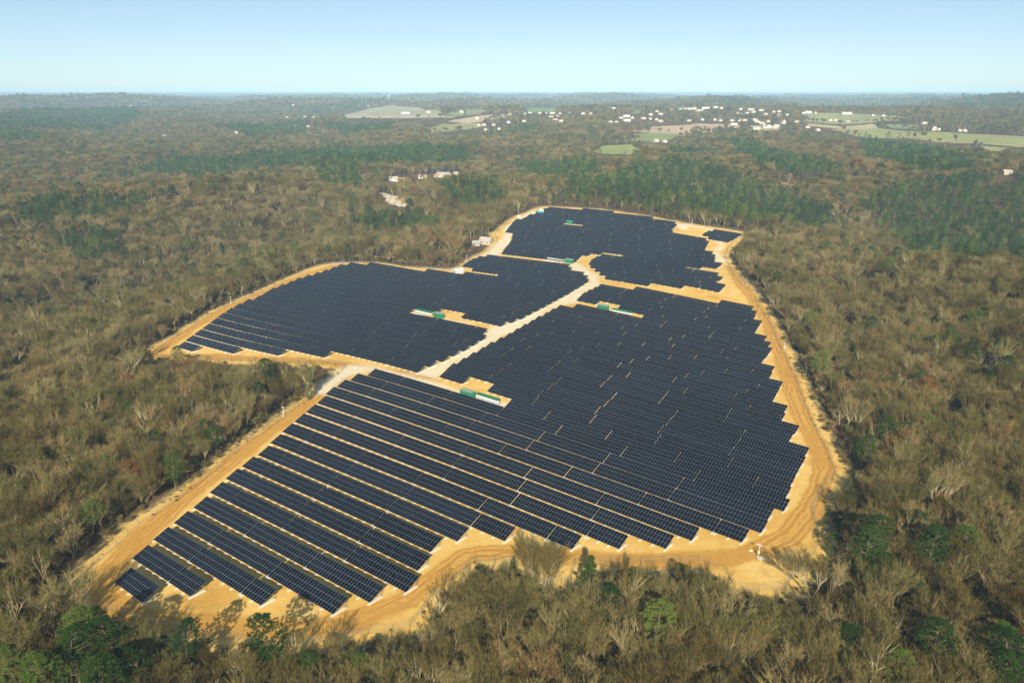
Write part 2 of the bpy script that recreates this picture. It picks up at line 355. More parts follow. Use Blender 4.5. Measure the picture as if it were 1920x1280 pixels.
FIELDS = [  # outline in the photograph, colour
 ([(690,204),(735,197),(790,203),(825,207),(835,213),(760,218),(690,220),(640,217)], (.42, .40, .24)),
 ([(640,218),(700,216),(800,212),(855,220),(850,222),(760,222),(650,222)], (.55, .46, .33)),
 ([(830,212),(880,206),(935,205),(900,214),(850,219)], (.30, .32, .15)),
 ([(835,228),(900,217),(950,214),(955,221),(905,228),(870,231)], (.60, .47, .33)),
 ([(788,247),(825,232),(900,231),(900,239),(850,246),(810,250)], (.34, .34, .12)),
 ([(980,204),(1050,203),(1040,209),(990,211)], (.20, .30, .10)),
 ([(1155,247),(1225,237),(1310,231),(1340,233),(1400,232),(1380,240),(1310,245),(1220,249)], (.58, .40, .26)),
 ([(1180,263),(1185,251),(1300,247),(1260,262),(1225,268)], (.27, .30, .10)),
 ([(1105,284),(1130,273),(1185,271),(1208,284),(1180,290)], (.34, .38, .11)),
 ([(1180,207),(1205,206),(1200,214),(1178,213)], (.24, .33, .10)),
 ([(1505,213),(1570,212),(1680,217),(1715,225),(1620,231),(1515,229)], (.36, .35, .15)),
 ([(1515,231),(1640,232),(1648,239),(1560,241),(1515,236)], (.55, .45, .26)),
 ([(1560,243),(1640,240),(1700,246),(1800,250),(1920,256),(2050,262),(2050,280),(1920,276),(1830,270),(1740,263),(1600,254)], (.38, .38, .13)),
 ([(1660,232),(1720,234),(1720,242),(1668,241)], (.22, .30, .13)),
 ([(1838,272),(1885,278),(1872,286),(1850,282)], (.40, .38, .15)),
 ([(1390,243),(1440,240),(1500,240),(1420,248)], (.42, .36, .2)),
 ([(1385,336),(1430,338),(1515,340),(1512,346),(1440,350),(1390,345)], (.44, .23, .10)),
 ([(755,356),(775,352),(800,355),(826,350),(818,357),(795,362),(772,360),(760,367)], (.36, .18, .075)),
 ([(703,361),(713,361),(745,373),(764,386),(750,387),(726,375)], (.70, .60, .45)),
 ([(728,372),(760,368),(765,378),(752,380)], (.45, .28, .12)),
 ([(1260,236),(1330,246),(1345,240),(1460,238),(1460,241),(1345,244),(1330,249)], (.72, .64, .50)),
]
FPOLY = [(poly(p), c) for p, c in FIELDS]

def theta_grid():
    fine = np.arange(-44, 44.001, .2); co = np.concatenate([np.arange(47, 180, 5.0), -np.arange(47, 180, 5.0)])
    return np.radians(np.sort(np.concatenate([fine, co, [180.]])))
TH = theta_grid()
RR = np.concatenate([[2, 20, 45, 70, 90], np.geomspace(105, 60000, 800)])
nT, nR = len(TH), len(RR)
gx = (RR[:, None] * np.sin(TH)).ravel(); gy = (RR[:, None] * np.cos(TH)).ravel()
gz = ter(gx, gy)
D_ = np.hypot(gx, gy)
near = (D_ < 950)
a_sand = np.full(gx.shape, -50.); a_sand[near] = np.clip(sdf(SAND, gx[near], gy[near]), -50, 50)
a_track = np.full(gx.shape, 99.); a_grav = np.full(gx.shape, -50.)
inn = a_sand > -15
for p in TRACKS: a_track[inn] = np.minimum(a_track[inn], line_d(p, gx[inn], gy[inn]))
for p in GRAVELS: a_grav[inn] = np.maximum(a_grav[inn], np.clip(sdf(p, gx[inn], gy[inn]), -50, 50))
a_field = np.full(gx.shape, -60.); a_fcol = np.zeros((len(gx), 4)); a_fcol[:, 3] = 1; a_fcol[:, :3] = .2
view = (np.abs(np.arctan2(gx, gy)) < R(46)) & (D_ > 500) & (D_ < 9000)
for p, c in FPOLY:
    s = np.clip(sdf(p, gx[view], gy[view]), -60, 60); cur = a_field[view]; b = s > cur
    sub = a_fcol[view]; sub[b, :3] = c; a_fcol[view] = sub; a_field[view] = np.maximum(cur, s)
ii = np.arange(nR - 1)[:, None] * nT + np.arange(nT)[None, :]
jj = np.arange(nR - 1)[:, None] * nT + (np.arange(nT)[None, :] + 1) % nT
quads = np.stack([ii, jj, jj + nT, ii + nT], -1).reshape(-1, 4)[:, ::-1]
me = bpy.data.meshes.new('ground')
me.vertices.add(len(gx)); me.vertices.foreach_set('co', np.stack([gx, gy, gz], 1).ravel())
me.loops.add(quads.size); me.loops.foreach_set('vertex_index', quads.ravel().astype(np.int32))
me.polygons.add(len(quads)); me.polygons.foreach_set('loop_start', np.arange(0, quads.size, 4, dtype=np.int32))
me.polygons.foreach_set('use_smooth', np.ones(len(quads), bool))
for nm, v in (('sand', a_sand), ('track', a_track), ('gravel', a_grav), ('field', a_field), ('fardist', D_)):
    at_ = me.attributes.new(nm, 'FLOAT', 'POINT'); at_.data.foreach_set('value', v.astype(np.float32))
at_ = me.attributes.new('fieldcol', 'FLOAT_COLOR', 'POINT'); at_.data.foreach_set('color', a_fcol.astype(np.float32).ravel())
me.materials.append(M['ground']); me.update(); me.validate()
tag(link('ground', me), 'sandy building site in brown winter woodland reaching to the horizon', None, None, 'structure')

# ------------------------------------------------------------------ solar tables
AZ = R(129); EU = np.array([math.sin(AZ), math.cos(AZ)]); EN = np.array([-EU[1], EU[0]])
PITCH = 7.55 * S; N0 = 62.775 * S
BETA = R(21.5); MW, MH = 1.0, 1.65; PW, PH = 1.02, 1.67
LOW = .68; ZC = LOW + 1.5 * PH * math.sin(BETA); HALF = 1.5 * PH * math.cos(BETA)
def u_at(px, n, z):           # where the pixel's ray meets the vertical plane of a row: position along the row
    r = ray(*px); k = n / (r[0] * EN[0] + r[1] * EN[1]); p = r[:2] * k
    return float(p @ EU)
ROWL = {1:(245.7,1062),2:(278.3,1023.3),3:(316.7,991.7),4:(353,961),5:(388,932),6:(418,904.5),7:(446.5,879),8:(476,856),9:(504.5,835),10:(527,814),11:(550,795),12:(571,775),13:(591.8,757.6),14:(612,740.7),15:(629,725.3),16:(648.5,710.4),17:(673,700),18:(704.8,691.3),19:(960.6,749),20:(836.4,694.3),21:(852,682.2),22:(870.8,671.3),23:(888.8,661.9),24:(906,652.5),25:(922.3,642.8),26:(940.3,633.8),27:(956,624),28:(970.8,615.2),29:(984.8,608),30:(998,600.3),31:(1012,592.8),32:(1025.5,585.8),33:(1038,578.8),34:(1050.5,572.2),35:(1083.3,570),36:(1209,594),37:(1088,555),38:(1096.8,547.2),39:(1106,541.8),40:(1117,537),41:(1127.4,531.3),42:(1193.5,537.6),43:(1352,563)}
ROWR = {1:(300,1093),2:(388,1087),3:(518,1101.7),4:(653,1120.7),5:(720,1097),6:(785,1078),7:(805.7,1043),8:(828,1008),9:(878,990),10:(965,987),11:(1086.7,1003),12:(1176,1004),13:(1262.7,1002.7),14:(1310,989),15:(1398,992.8),16:(1436.6,976),17:(1447.8,950.6),18:(1477.8,935),19:(1483.5,909.7),20:(1490.6,890.6),21:(1496.9,873),22:(1508.8,855.6),23:(1514.4,838),24:(1486,813.8),25:(1496,797.5),26:(1470,773.8),27:(1475.6,759.4),28:(1453.8,738.8),29:(1460.6,726),30:(1468,714.4),31:(1445.6,697),32:(1451.9,686),33:(1431.9,670.6),34:(1441,660.6),35:(1446.9,652),36:(1446.7,639),37:(1439,628.5),38:(1418,617),39:(1423.5,609),40:(1428,601),41:(1416,591),42:(1418.9,584),43:(1414.5,574.7)}
ROWHOLE = {20: ((881, 706.7), (927.3, 721)), 37: ((1127, 563), (1165, 575))}
rows = []   # (block, row number, n of the high edge, u0, u1)
for i in range(1, 44):
    n = N0 + i * PITCH
    u0, u1 = u_at(ROWL[i], n, 0), u_at(ROWR[i], n, 0)
    if i in ROWHOLE:
        h0, h1 = (u_at(p, n, 0) for p in ROWHOLE[i])
        rows += [('front', i, n, u0, h0), ('front', i, n, h1, u1)]
    else: rows.append(('front', i, n, u0, u1))
WEST_PX = [(331,653),(344,641),(361,629),(377,617),(393,606),(408,595),(422,585),(442,575),(451,568),(471,562),(490,555),(500,548),(516,539),(537,532),(550,527),(565,521),(582,516.5),(600,511),(615,506),(630,501),(644,495.5),(690,495),(730,496.5),(820,511),(866,516),(872,511),(931,519),(936,514),(888,506),(886,502),(866,499),(873,493.5),(890,484.5),(903,481),(931,478.5),(1062,495),(1070,505),(1092,513),(1104,526),(1083,539),(1072,545),(1061,552),(1048,558),(1026,570),(1003,582),(989,589),(974,597),(950,603),(941,610),(868,592),(872,585),(828,578),(818,588),(776,577.5),(767,586),(910,613.5),(905,620),(914,627),(896,640),(881,648),(861,658),(843,667),(824,677),(796,686),(784,694.5),(622,660),(607,669.5),(536,656),(522,666),(453,652),(439,661),(372,650),(360,659)]
FAR_PX = [(1139,521.5),(1267,540),(1272,535.5),(1349,547),(1361,534),(1343,529),(1355,520.5),(1341,513),(1310,508),(1283,500),(1283,496),(1341,504),(1352,494),(1337,490),(1338,476),(1319,472),(1322,463),(1328,454),(1318,447.5),(1262,436),(1256,432),(1270,421),(1259,416),(1198,405),(1126,395),(1032,389),(1020,392),(1020,400),(994,402),(985,409),(965,413),(948,436),(963,438),(961,448),(939,476),(1022,486.5),(1080,490),(1093,476),(1127,478),(1129,474.5),(1168,478),(1166,484),(1127,479),(1118,481.5),(1112,486),(1105,492),(1109,499),(1119,506),(1128,513)]
EAST_PX = [(1314,441),(1330,431.5),(1391,440),(1366,454)]
FARHOLE = poly([(1057,421),(1058,415.5),(1094,419),(1092,424)], 1.5)
def fill(block, px, phase, hole=None):
    P = np.array(poly(px, 1.5)); ns = P @ EN
    k0, k1 = int((ns.min() - N0) / PITCH - phase) - 1, int((ns.max() - N0) / PITCH - phase) + 2
    us = np.arange((P @ EU).min() - 5, (P @ EU).max() + 5, .25); num = 0
    for k in range(k0, k1 + 1):
        n = N0 + (k + phase) * PITCH; nm = n - HALF
        xs = us * EU[0] + nm * EN[0]; ys = us * EU[1] + nm * EN[1]
        ins = sdf(P, xs, ys) > 0
        if hole is not None: ins &= sdf(hole, xs, ys) < 0
        e = np.flatnonzero(np.diff(np.concatenate([[0], ins.astype(int), [0]])))
        got = [(us[a], us[b - 1]) for a, b in zip(e[::2], e[1::2]) if us[b - 1] - us[a] > 5]
        if got: num += 1
        for a, b in got: rows.append((block, num, n, a, b))
fill('west', WEST_PX, 14.81); fill('far', FAR_PX, 43 - int(43), FARHOLE); fill('east', EAST_PX, .4)

def module_mesh():
    b = MB(); x, y, t, f = MW / 2, MH / 2, .035, .020
    b.v = [Vector((sx * x, sy * y, z)) for z in (-t, 0) for sx, sy in ((-1, -1), (1, -1), (1, 1), (-1, 1))] + [Vector((sx * (x - f), sy * (y - f), .001)) for sx, sy in ((-1, -1), (1, -1), (1, 1), (-1, 1))]
    for i in range(4):
        j = (i + 1) % 4; b.f += [(i, j, 4 + j, 4 + i), (4 + i, 4 + j, 8 + j, 8 + i)]; b.m += [0, 0]
    b.f += [(8, 9, 10, 11), (3, 2, 1, 0)]; b.m += [1, 0]
    return b.mesh('solar_module', ['alu', 'glass'])
MODULE = module_mesh()
MT = Matrix.Translation((0, 0, ZC)) @ Matrix.Rotation(BETA, 4, 'X')
def mod_mat(nc, c, k): return MT @ Matrix.Translation(((c - (nc - 1) / 2) * PW, (k - 1) * PH, 0))
def add_modules(b, nc, X=None, simple_=False):
    for c in range(nc):
        for k in range(3):
            m = mod_mat(nc, c, k); m = X @ m if X is not None else m
            x, y, f = MW / 2, MH / 2, .020
            o = [m @ Vector((sx * x, sy * y, 0)) for sx, sy in ((-1, -1), (1, -1), (1, 1), (-1, 1))]
            q = [m @ Vector((sx * (x - f), sy * (y - f), .001)) for sx, sy in ((-1, -1), (1, -1), (1, 1), (-1, 1))]
            s = len(b.v); b.v += o + q
            for i in range(4):
                j = (i + 1) % 4; b.f.append((s+i, s+j, s+4+j, s+4+i)); b.m.append(0)
            b.f.append((s+4, s+5, s+6, s+7)); b.m.append(1)
def foot_x(nc):
    L = nc * PW; k = max(2, round(L / 4.0) + 1); return [(-L / 2 + .25) + (L - .5) * i / (k - 1) for i in range(k)]
def add_frame(b, nc, X=None):
    L = nc * PW / 2; I = X if X is not None else Matrix()
    for s in (-1.9, -.6, .6, 1.9): b.box(-L, L, s - .04, s + .04, -.13, -.045, 0, I @ MT)
    for x in foot_x(nc):
        b.box(x - .04, x + .04, -2.35, 2.35, -.24, -.13, 0, I @ MT)
        zf = ZC - 1.7 * math.tan(BETA) - .2; zr = ZC + 1.3 * math.tan(BETA) - .2
        b.box(x - .05, x + .05, -1.75, -1.65, .3, zf, 0, I); b.box(x - .05, x + .05, 1.25, 1.35, .3, zr, 0, I)
def add_foot(b, x, X=None): b.box(x - .24, x + .24, -HALF - .32, 1.75, -.9, .34, 0, X)
CACHE = {}
def cached(kind, nc):
    if (kind, nc) not in CACHE:
        b = MB()
        if kind == 'modules': add_modules(b, nc); CACHE[kind, nc] = b.mesh('module_field', ['alu', 'glass'])
        elif kind == 'frame': add_frame(b, nc); CACHE[kind, nc] = b.mesh('support_frame', ['steel'])
        elif kind == 'foot1': add_foot(b, 0); CACHE[kind, nc] = b.mesh('footing', ['concrete'])
        else:
            for x in foot_x(nc): add_foot(b, x)
            CACHE[kind, nc] = b.mesh('footings', ['concrete'])
    return CACHE[kind, nc]
tables = []
for block, num, n, u0, u1 in rows:
    nc = int((u1 - u0 + .05) / PW)
    if nc < 5: continue
    rr_ = random.Random(int(n * 7) + int(u0)); parts = []; left = nc
    first = rr_.choice((10, 13, 18, 22, 26))
    while left > 0:
        c = min(left, first if not parts else 26)
        if left - c < 7 and left - c > 0: c = left if left <= 30 else left - 8
        parts.append(c); left -= c
    slack = (u1 - u0) - nc * PW; u = u0 + slack / 2 - .12 * (len(parts) - 1)
    for j, c in enumerate(parts):
        L = c * PW; nm = n - HALF
        ua, ub = u, u + L; uc = u + L / 2; u += L + .28
        za, zb = (float(ter(np.array([q * EU[0] + nm * EN[0]]), np.array([q * EU[1] + nm * EN[1]]))[0]) for q in (ua, ub))
        sl = (zb - za) / L; x_ = Vector((EU[0], EU[1], sl)).normalized(); y_ = Vector((EN[0], EN[1], 0)); z_ = x_.cross(y_)
        loc = Vector((uc * EU[0] + nm * EN[0], uc * EU[1] + nm * EN[1], (za + zb) / 2 + .02))
        mw = Matrix((x_, y_, z_)).transposed().to_4x4() @ Matrix.Rotation(R(rr_.gauss(0, .45)), 4, 'X'); mw.translation = loc
        tables.append((loc.length, block, num, j + 1, len(parts), c, mw))
order = sorted(range(len(tables)), key=lambda i: tables[i][0])
solo = set(order[:300]); restM, restF, restC = MB(), MB(), MB()
seen_lab = {}
BL = {'front': ('solar table in {} row from the pointed front corner, {} from the straight track', 'solar tables in the front field'),
      'west': ('solar table in {} row from the west field tip, {} from the woods', 'solar tables in the west field'),
      'far': ('dark solar table in {} row of the far field, {} from its woodland side', 'solar tables in the far field'),
      'east': ('dark solar table in {} row of the small separate field, {} from its track', 'solar tables in the small field')}
cnt = {}
for i, (d, block, num, j, tot, nc, mw) in enumerate(tables):
    key = (block, num); cnt[key] = cnt.get(key, 0) + 1
    if i in solo:
        t = bpy.data.objects.new('solar_table', None); COL.objects.link(t); t.matrix_world = mw
        tag(t, BL[block][0].format(ordn(num), ordn(cnt[key])), 'solar table', BL[block][1])
        if block == 'front' and num <= 5:
            for c in range(nc):
                for k in range(3): link('solar_module', MODULE, t, mod_mat(nc, c, k))
        else: link('module_field', cached('modules', nc), t)['kind'] = 'stuff'
        link('support_frame', cached('frame', nc), t)
        if block == 'front' and num <= 18:
            for x in foot_x(nc): link('footing', cached('foot1', 1), t, Matrix.Translation((x, 0, 0)))
        else: link('footing_set', cached('foots', nc), t)['kind'] = 'stuff'
    else:
        add_modules(restM, nc, mw); add_frame(restF, nc, mw)
        for x in foot_x(nc): add_foot(restC, x, mw)
if restM.v:
    k1, k2 = len(restM.v), len(restM.v) + len(restF.v)
    v = restM.v + restF.v + restC.v
    f = restM.f + [tuple(q + k1 for q in p) for p in restF.f] + [tuple(q + k2 for q in p) for p in restC.f]
    m = restM.m + [2] * len(restF.f) + [3] * len(restC.f)
    o = link('far_solar_tables', mesh_from('far_solar_tables', v, f, ['alu', 'glass', 'steel', 'concrete'], m))
    tag(o, 'distant rows of dark solar tables running up to the pine wood', 'solar tables', None, 'stuff')
print('tables', len(tables), 'rows', len(rows))
RZ = math.atan2(EU[1], EU[0])      # things aligned with the rows

# ------------------------------------------------------------------ inverter stations, cabins, masts
def gpt(px, py):
    p = at(px, py); return p
def station(px, py, label, roof='green_roof'):
    t = thing('transformer_station', label, 'station', gpt(px, py), RZ, 'green transformer stations')
    b = MB(); b.box(-3, 3, -1.25, 1.25, -.8, 2.75); link('body', b.mesh('body', ['green']), t)
    b = MB(); b.box(-3.12, 3.12, -1.37, 1.37, 2.753, 2.93); b.box(-3.0, 3.0, -.06, .06, 2.93, 2.99); link('roof', b.mesh('roof', [roof]), t)
    for x in (-1.9, -.2, 1.5):
        b = MB(); b.box(x - .55, x + .55, -1.30, -1.252, .15, 2.3); d = link('door', b.mesh('door', ['dkgreen']), t)
        b = MB(); b.box(x + .35, x + .45, -1.34, -1.302, 1.1, 1.25); link('handle', b.mesh('handle', ['steel']), d)
    b = MB(); b.box(-3.5, 3.5, -1.8, 1.8, -1.2, -.02); link('plinth', b.mesh('plinth', ['concrete']), t)
def rack(pa, pb, label, canopy='dkgreen', n=9):
    A, B = gpt(*pa), gpt(*pb); c = (A + B) / 2; L = (B - A).length
    t = thing('inverter_rack', label, 'inverter rack', c, RZ, 'racks of white inverters')
    sl = (B.z - A.z) / 2
    if canopy:
        b = MB(); k = [Vector((-L/2, -.75, 2.0)), Vector((L/2, -.75, 2.0)), Vector((L/2, .75, 2.55)), Vector((-L/2, .75, 2.55))]
        b.quad(*k); b.quad(*[p - Vector((0, 0, .06)) for p in k[::-1]]); b.quad(k[0] - Vector((0, 0, .06)), k[1] - Vector((0, 0, .06)), k[1], k[0])
        link('canopy', b.mesh('canopy', [canopy]), t)
    for i in range(n):
        x = -L/2 + .6 + (L - 1.2) * i / (n - 1)
        b = MB(); b.box(x - .42, x + .42, -.5, -.12, .75, 1.75); v = link('inverter', b.mesh('inverter', ['white']), t)
        b = MB(); b.box(x - .28, x + .28, -.52, -.502, .8, .98); link('vent', b.mesh('vent', ['dark']), v)
    for i in range(5):
        x = -L/2 + .15 + (L - .3) * i / 4
        b = MB(); b.box(x - .05, x + .05, .0, .1, -.6, 2.25); link('post', b.mesh('post', ['steel']), t)
    b = MB(); b.box(-L/2, L/2, -.1, -.02, .7, .8); b.box(-L/2, L/2, -.1, -.02, 1.6, 1.7); link('rail', b.mesh('rail', ['steel']), t)
    b = MB(); b.box(-L/2 - .5, L/2 + .5, -1.3, 1.2, -.9, .06); link('slab', b.mesh('slab', ['concrete']), t)
station(877, 744, 'green transformer station in the sandy clearing below the front field')
rack((893, 747), (938, 759), 'white inverters under a green canopy beside the front transformer station')
station(1131, 581, 'green transformer station in the strip clearing near the forked track')
rack((1148, 585), (1185, 594), 'white inverters under a green canopy near the forked track')
station(823, 596, 'green transformer station in the clearing of the west field')
rack((781, 587), (809, 593), 'white inverters under a green canopy in the west field clearing')
station(1067, 493, 'green transformer station at the mouth of the far field')
rack((1028, 487), (1058, 491.5), 'open rack of pale inverters beside the farthest crossroads station', None)
station(1068, 420, 'small green station in the gap of the far field', 'teal')

def cabin(px, py, label):
    t = thing('delivery_substation', label, 'cabin', gpt(px, py), RZ + R(78))
    b = MB(); b.box(-3.6, 3.6, -1.5, -.05, -.9, 2.7); link('body', b.mesh('body', ['ggrey']), t)
    b = MB(); b.box(-3.6, 3.6, .05, 1.5, -.9, 2.7); link('body', b.mesh('body', ['ggrey']), t)
    for y0, y1 in ((-1.62, -.04), (.04, 1.62)):
        b = MB(); b.box(-3.75, 3.75, y0, y1, 2.705, 2.9); link('roof', b.mesh('roof', ['white']), t)
    for y in (-.8, .8):
        b = MB(); b.box(-3.65, -3.605, y - .4, y + .4, .1, 2.2); link('door', b.mesh('door', ['steel']), t)
cabin(859, 512, 'grey twin electrical substation cabin at the bend of the white track')
def site_office():
    t = thing('site_office', 'small teal site cabin beside the white heap at the far corner', 'cabin', gpt(1012, 401), RZ)
    b = MB(); b.box(-4, 4, -1.3, 1.3, -.6, 2.5); link('body', b.mesh('body', ['teal']), t)
    b = MB(); b.box(-4.1, 4.1, -1.4, 1.4, 2.503, 2.65); link('roof', b.mesh('roof', ['teal']), t)
    for x in (-2, 1.6):
        b = MB(); b.box(x - .6, x + .6, -1.34, -1.302, 1, 1.9); link('window', b.mesh('window', ['pane']), t)
site_office()
def heap(px, py, label, s, mat='rubble', name='rubble_heap'):
    v, f = [], []; rr_ = random.Random(int(px)); nr, na = 5, 12
    for i in range(nr):
        q = i / (nr - 1)
        for a in range(na):
            th = 6.283 * a / na; r = s * (1 - q ** 1.3) * rr_.uniform(.8, 1.2); v.append((r * math.cos(th), r * .7 * math.sin(th), -.6 + (s * .55 + .6) * q * rr_.uniform(.85, 1.1)))
    for i in range(nr - 1):
        for a in range(na):
            b = (a + 1) % na; f.append((i*na+a, i*na+b, i*na+na+b, i*na+na+a))
    o = link(name, mesh_from(name, v, f, [mat])); o.location = gpt(px, py); tag(o, label, 'heap')
heap(1015, 396, 'white rubble heap behind the teal site cabin', 4.5, 'white')
heap(1408, 1032, 'pale rubble heap beside the bend of the front track', 1.0)
heap(1428, 1047, 'long low pale rubble heap on the verge of the front bend', 1.4)
heap(973, 407, 'cream rubble heap on the white track of the far corner', 3.2)

def mast(px, py, label, h=4.0):
    t = thing('camera_mast', label, 'mast', gpt(px, py), RZ, 'camera masts along the fence')
    b = MB(); b.tube((0, 0, -.4), (0, 0, h), .06, .045, 8); link('pole', b.mesh('pole', ['white']), t)
    b = MB(); b.box(-.3, .3, -.3, .3, -.5, .25); link('base', b.mesh('base', ['concrete']), t)
    b = MB(); b.box(-.5, .5, -.04, .04, h - .3, h - .22); link('arm', b.mesh('arm', ['white']), t)
    for s in (-1, 1):
        b = MB(); b.box(s * .5 - .1, s * .5 + .1, -.3, .12, h - .45, h - .25); link('camera', b.mesh('camera', ['white']), t)
    b = MB(); b.box(-.22, .22, -.2, .02, 1.1, 1.8); link('cabinet', b.mesh('cabinet', ['white']), t)
mast(433, 568, 'white camera mast at the woodland edge of the west field')
mast(532, 780, 'white camera mast beside the straight track of the front rows')
mast(1470, 656, 'white camera mast where the pale trench crosses the east track')
mast(1422, 1044, 'white camera mast at the bend of the front track')
mast(875, 489, 'white camera mast beside the white track above the substation')
mast(1297, 421, 'white camera mast at the corner near the small field')

# perimeter fence, a little inside the edge of the sand
def fence():
    P = [Vector((x, y, 0)) for x, y in SAND]; c = []
    n = len(P)
    for i in range(n):
        a, b, d = P[i-1], P[i], P[(i+1) % n]
        t = (d - a).normalized(); nr = Vector((-t.y, t.x, 0)); q = b + nr * 3.0
        if float(sdf(SAND, q.x, q.y)) < 0: q = b - nr * 3.0
        c.append(q)
    pts = []
    for a, b in zip(c, c[1:] + c[:1]):
        k = max(1, int((b - a).length / 4)); pts += [a + (b - a) * i / k for i in range(k)]
    z = ter(np.array([p.x for p in pts]), np.array([p.y for p in pts]))
    for p, q in zip(pts, z): p.z = float(q)
    t = thing('perimeter_fence', 'thin wire fence on posts round the sandy solar site', 'fence', pts[0])
    o = pts[0]; b = MB()
    for p in pts: b.box(p.x - .035 - o.x, p.x + .035 - o.x, p.y - .035 - o.y, p.y + .035 - o.y, p.z - .3 - o.z, p.z + 2 - o.z)
    link('post_set', b.mesh('post_set', ['dkgreen']), t)['kind'] = 'stuff'
    b = MB()
    for p, q in zip(pts, pts[1:] + pts[:1]):
        if (p - q).length > 12: continue
        for h in np.linspace(.1, 1.95, 9): b.tube(p - o + Vector((0, 0, h)), q - o + Vector((0, 0, h)), .012, .012, 3)
    link('wire_mesh', b.mesh('wire_mesh', ['steel']), t)['kind'] = 'stuff'
fence()

# ------------------------------------------------------------------ trees
def wob(r, d, s): return (d + Vector((r.gauss(0, s), r.gauss(0, s), r.gauss(0, s)))).normalized()
def blade(b, p, d, L, w, r):
    s = d.cross(Vector((r.gauss(0, 1), r.gauss(0, 1), r.gauss(0, 1)))).normalized() * (w / 2)
    b.tri(p - s, p + s, p + d * L)
def bare_tree(seed, h=13., stems=1, spread=.6, twk=1.0, up=.25):
    r = random.Random(seed); tk, tw = MB(), MB()
    def limb(p, d, L, rad, lvl):
        n = 3 if lvl < 2 else 2; pts = [p]; dirs = []
        for i in range(n):
            d = wob(r, d + Vector((0, 0, up * .35)), .10 + .04 * lvl); q = pts[-1] + d * (L / n)
            r0, r1 = rad * (1 - .6 * i / n), rad * (1 - .6 * (i + 1) / n)
            if lvl < 3: tk.tube(pts[-1], q, r0, r1, 4 if lvl < 2 else 3)
            else: blade(tw, pts[-1], d, L / n * 1.15, .065 * twk, r)
            pts.append(q); dirs.append(d)
        if lvl >= 3:
            for k in range(7):
                t = r.uniform(.15, 1.0) * n; i = min(n - 1, int(t)); q = pts[i] + (pts[i+1] - pts[i]) * (t - i)
                blade(tw, q, wob(r, dirs[i] + Vector((0, 0, up)), .6), r.uniform(.5, 1.05) * h * .065, .05 * twk, r)
            return
        nb = (r.randint(5, 6), r.randint(5, 6), r.randint(5, 6))[lvl]
        for k in range(nb):
            t = (.45 + .55 * (k + r.random()) / nb if lvl else (.55 + .45 * (k + .5) / nb)) * n
            i = min(n - 1, int(t)); q = pts[i] + (pts[i+1] - pts[i]) * min(1, t - i)
            a = r.uniform(0, 6.283); o = Vector((math.cos(a), math.sin(a), 0)); s = spread * r.uniform(.6, 1.3)
            dd = (dirs[i] + o * s + Vector((0, 0, up * .6))).normalized()
            limb(q, dd, L * r.uniform(.5, .72) if lvl else L * r.uniform(.75, 1.05), rad * .52, lvl + 1)
        limb(pts[-1], dirs[-1], L * .6, rad * .4, lvl + 1)
    for s in range(stems):
        a = 6.283 * s / max(1, stems) + r.random(); l = .0 if stems == 1 else .32
        limb(Vector((math.cos(a) * .25 * (stems > 1), math.sin(a) * .25 * (stems > 1), -.4)), Vector((math.cos(a) * l, math.sin(a) * l, 1)).normalized(), h * r.uniform(.34, .42), h * (.0175 if stems == 1 else .011), 0)
    return tk, tw
def pine(seed, h=14., base=.45, wid=.23, cone=False, clumps=230, bl=24, bw=.10, bs=.46):
    r = random.Random(seed); tk, cr_ = MB(), MB()
    p = Vector((0, 0, -.4)); d = Vector((0, 0, 1)); n = 5
    ax = [p]
    for i in range(n):
        d = wob(r, d, .03); q = ax[-1] + d * (h * .98 / n); tk.tube(ax[-1], q, h * .014 * (1 - .8 * i / n), h * .014 * (1 - .8 * (i + 1) / n), 5); ax.append(q)
    def axis(t):
        k = min(n - 1, int(t * n)); return ax[k] + (ax[k+1] - ax[k]) * (t * n - k)
    for c in range(clumps):
        t = base + (1 - base) * (r.random() ** (.8 if not cone else 1.25)); s = (t - base) / (1 - base)
        R_ = h * wid * (math.sqrt(max(.03, 1 - (2 * (s * .9 + .12) - 1) ** 2)) if not cone else (1.08 - s))
        a = r.uniform(0, 6.283); q = r.uniform(.3, 1.05) ** .7; o = axis(min(.99, t)); e = o + Vector((math.cos(a) * R_ * q, math.sin(a) * R_ * q, R_ * .18 * q))
        if c % 9 == 0: tk.tube(o - Vector((0, 0, R_ * .25)), e, .045, .015, 3)
        for k in range(bl):
            dd = Vector((r.gauss(0, 1), r.gauss(0, 1), r.gauss(.45, .8))).normalized()
            blade(cr_, e + dd * r.uniform(0, .12) * bs, dd, bs * r.uniform(.6, 1.25), bw, r)
    return tk, cr_
def ivy_tree(seed, h=11.):
    tk, tw = bare_tree(seed, h, 1, .45, 1.0, .4); r = random.Random(seed + 5); iv = MB()
    for c in range(70):
        t = r.random(); a = r.uniform(0, 6.283); R_ = h * .12 * (1 - .55 * t) * r.uniform(.4, 1); e = Vector((math.cos(a) * R_, math.sin(a) * R_, h * .85 * t))
        for k in range(22):
            dd = Vector((r.gauss(0, 1), r.gauss(0, 1), r.gauss(.3, 1))).normalized(); blade(iv, e + dd * .2, dd, r.uniform(.3, .6), .2, r)
    tw2 = MB(); tw2.v = tw.v + iv.v; k = len(tw.v); tw2.f = tw.f + [tuple(i + k for i in f) for f in iv.f]; tw2.m = [0] * len(tw.f) + [1] * len(iv.f)
    return tk, tw2
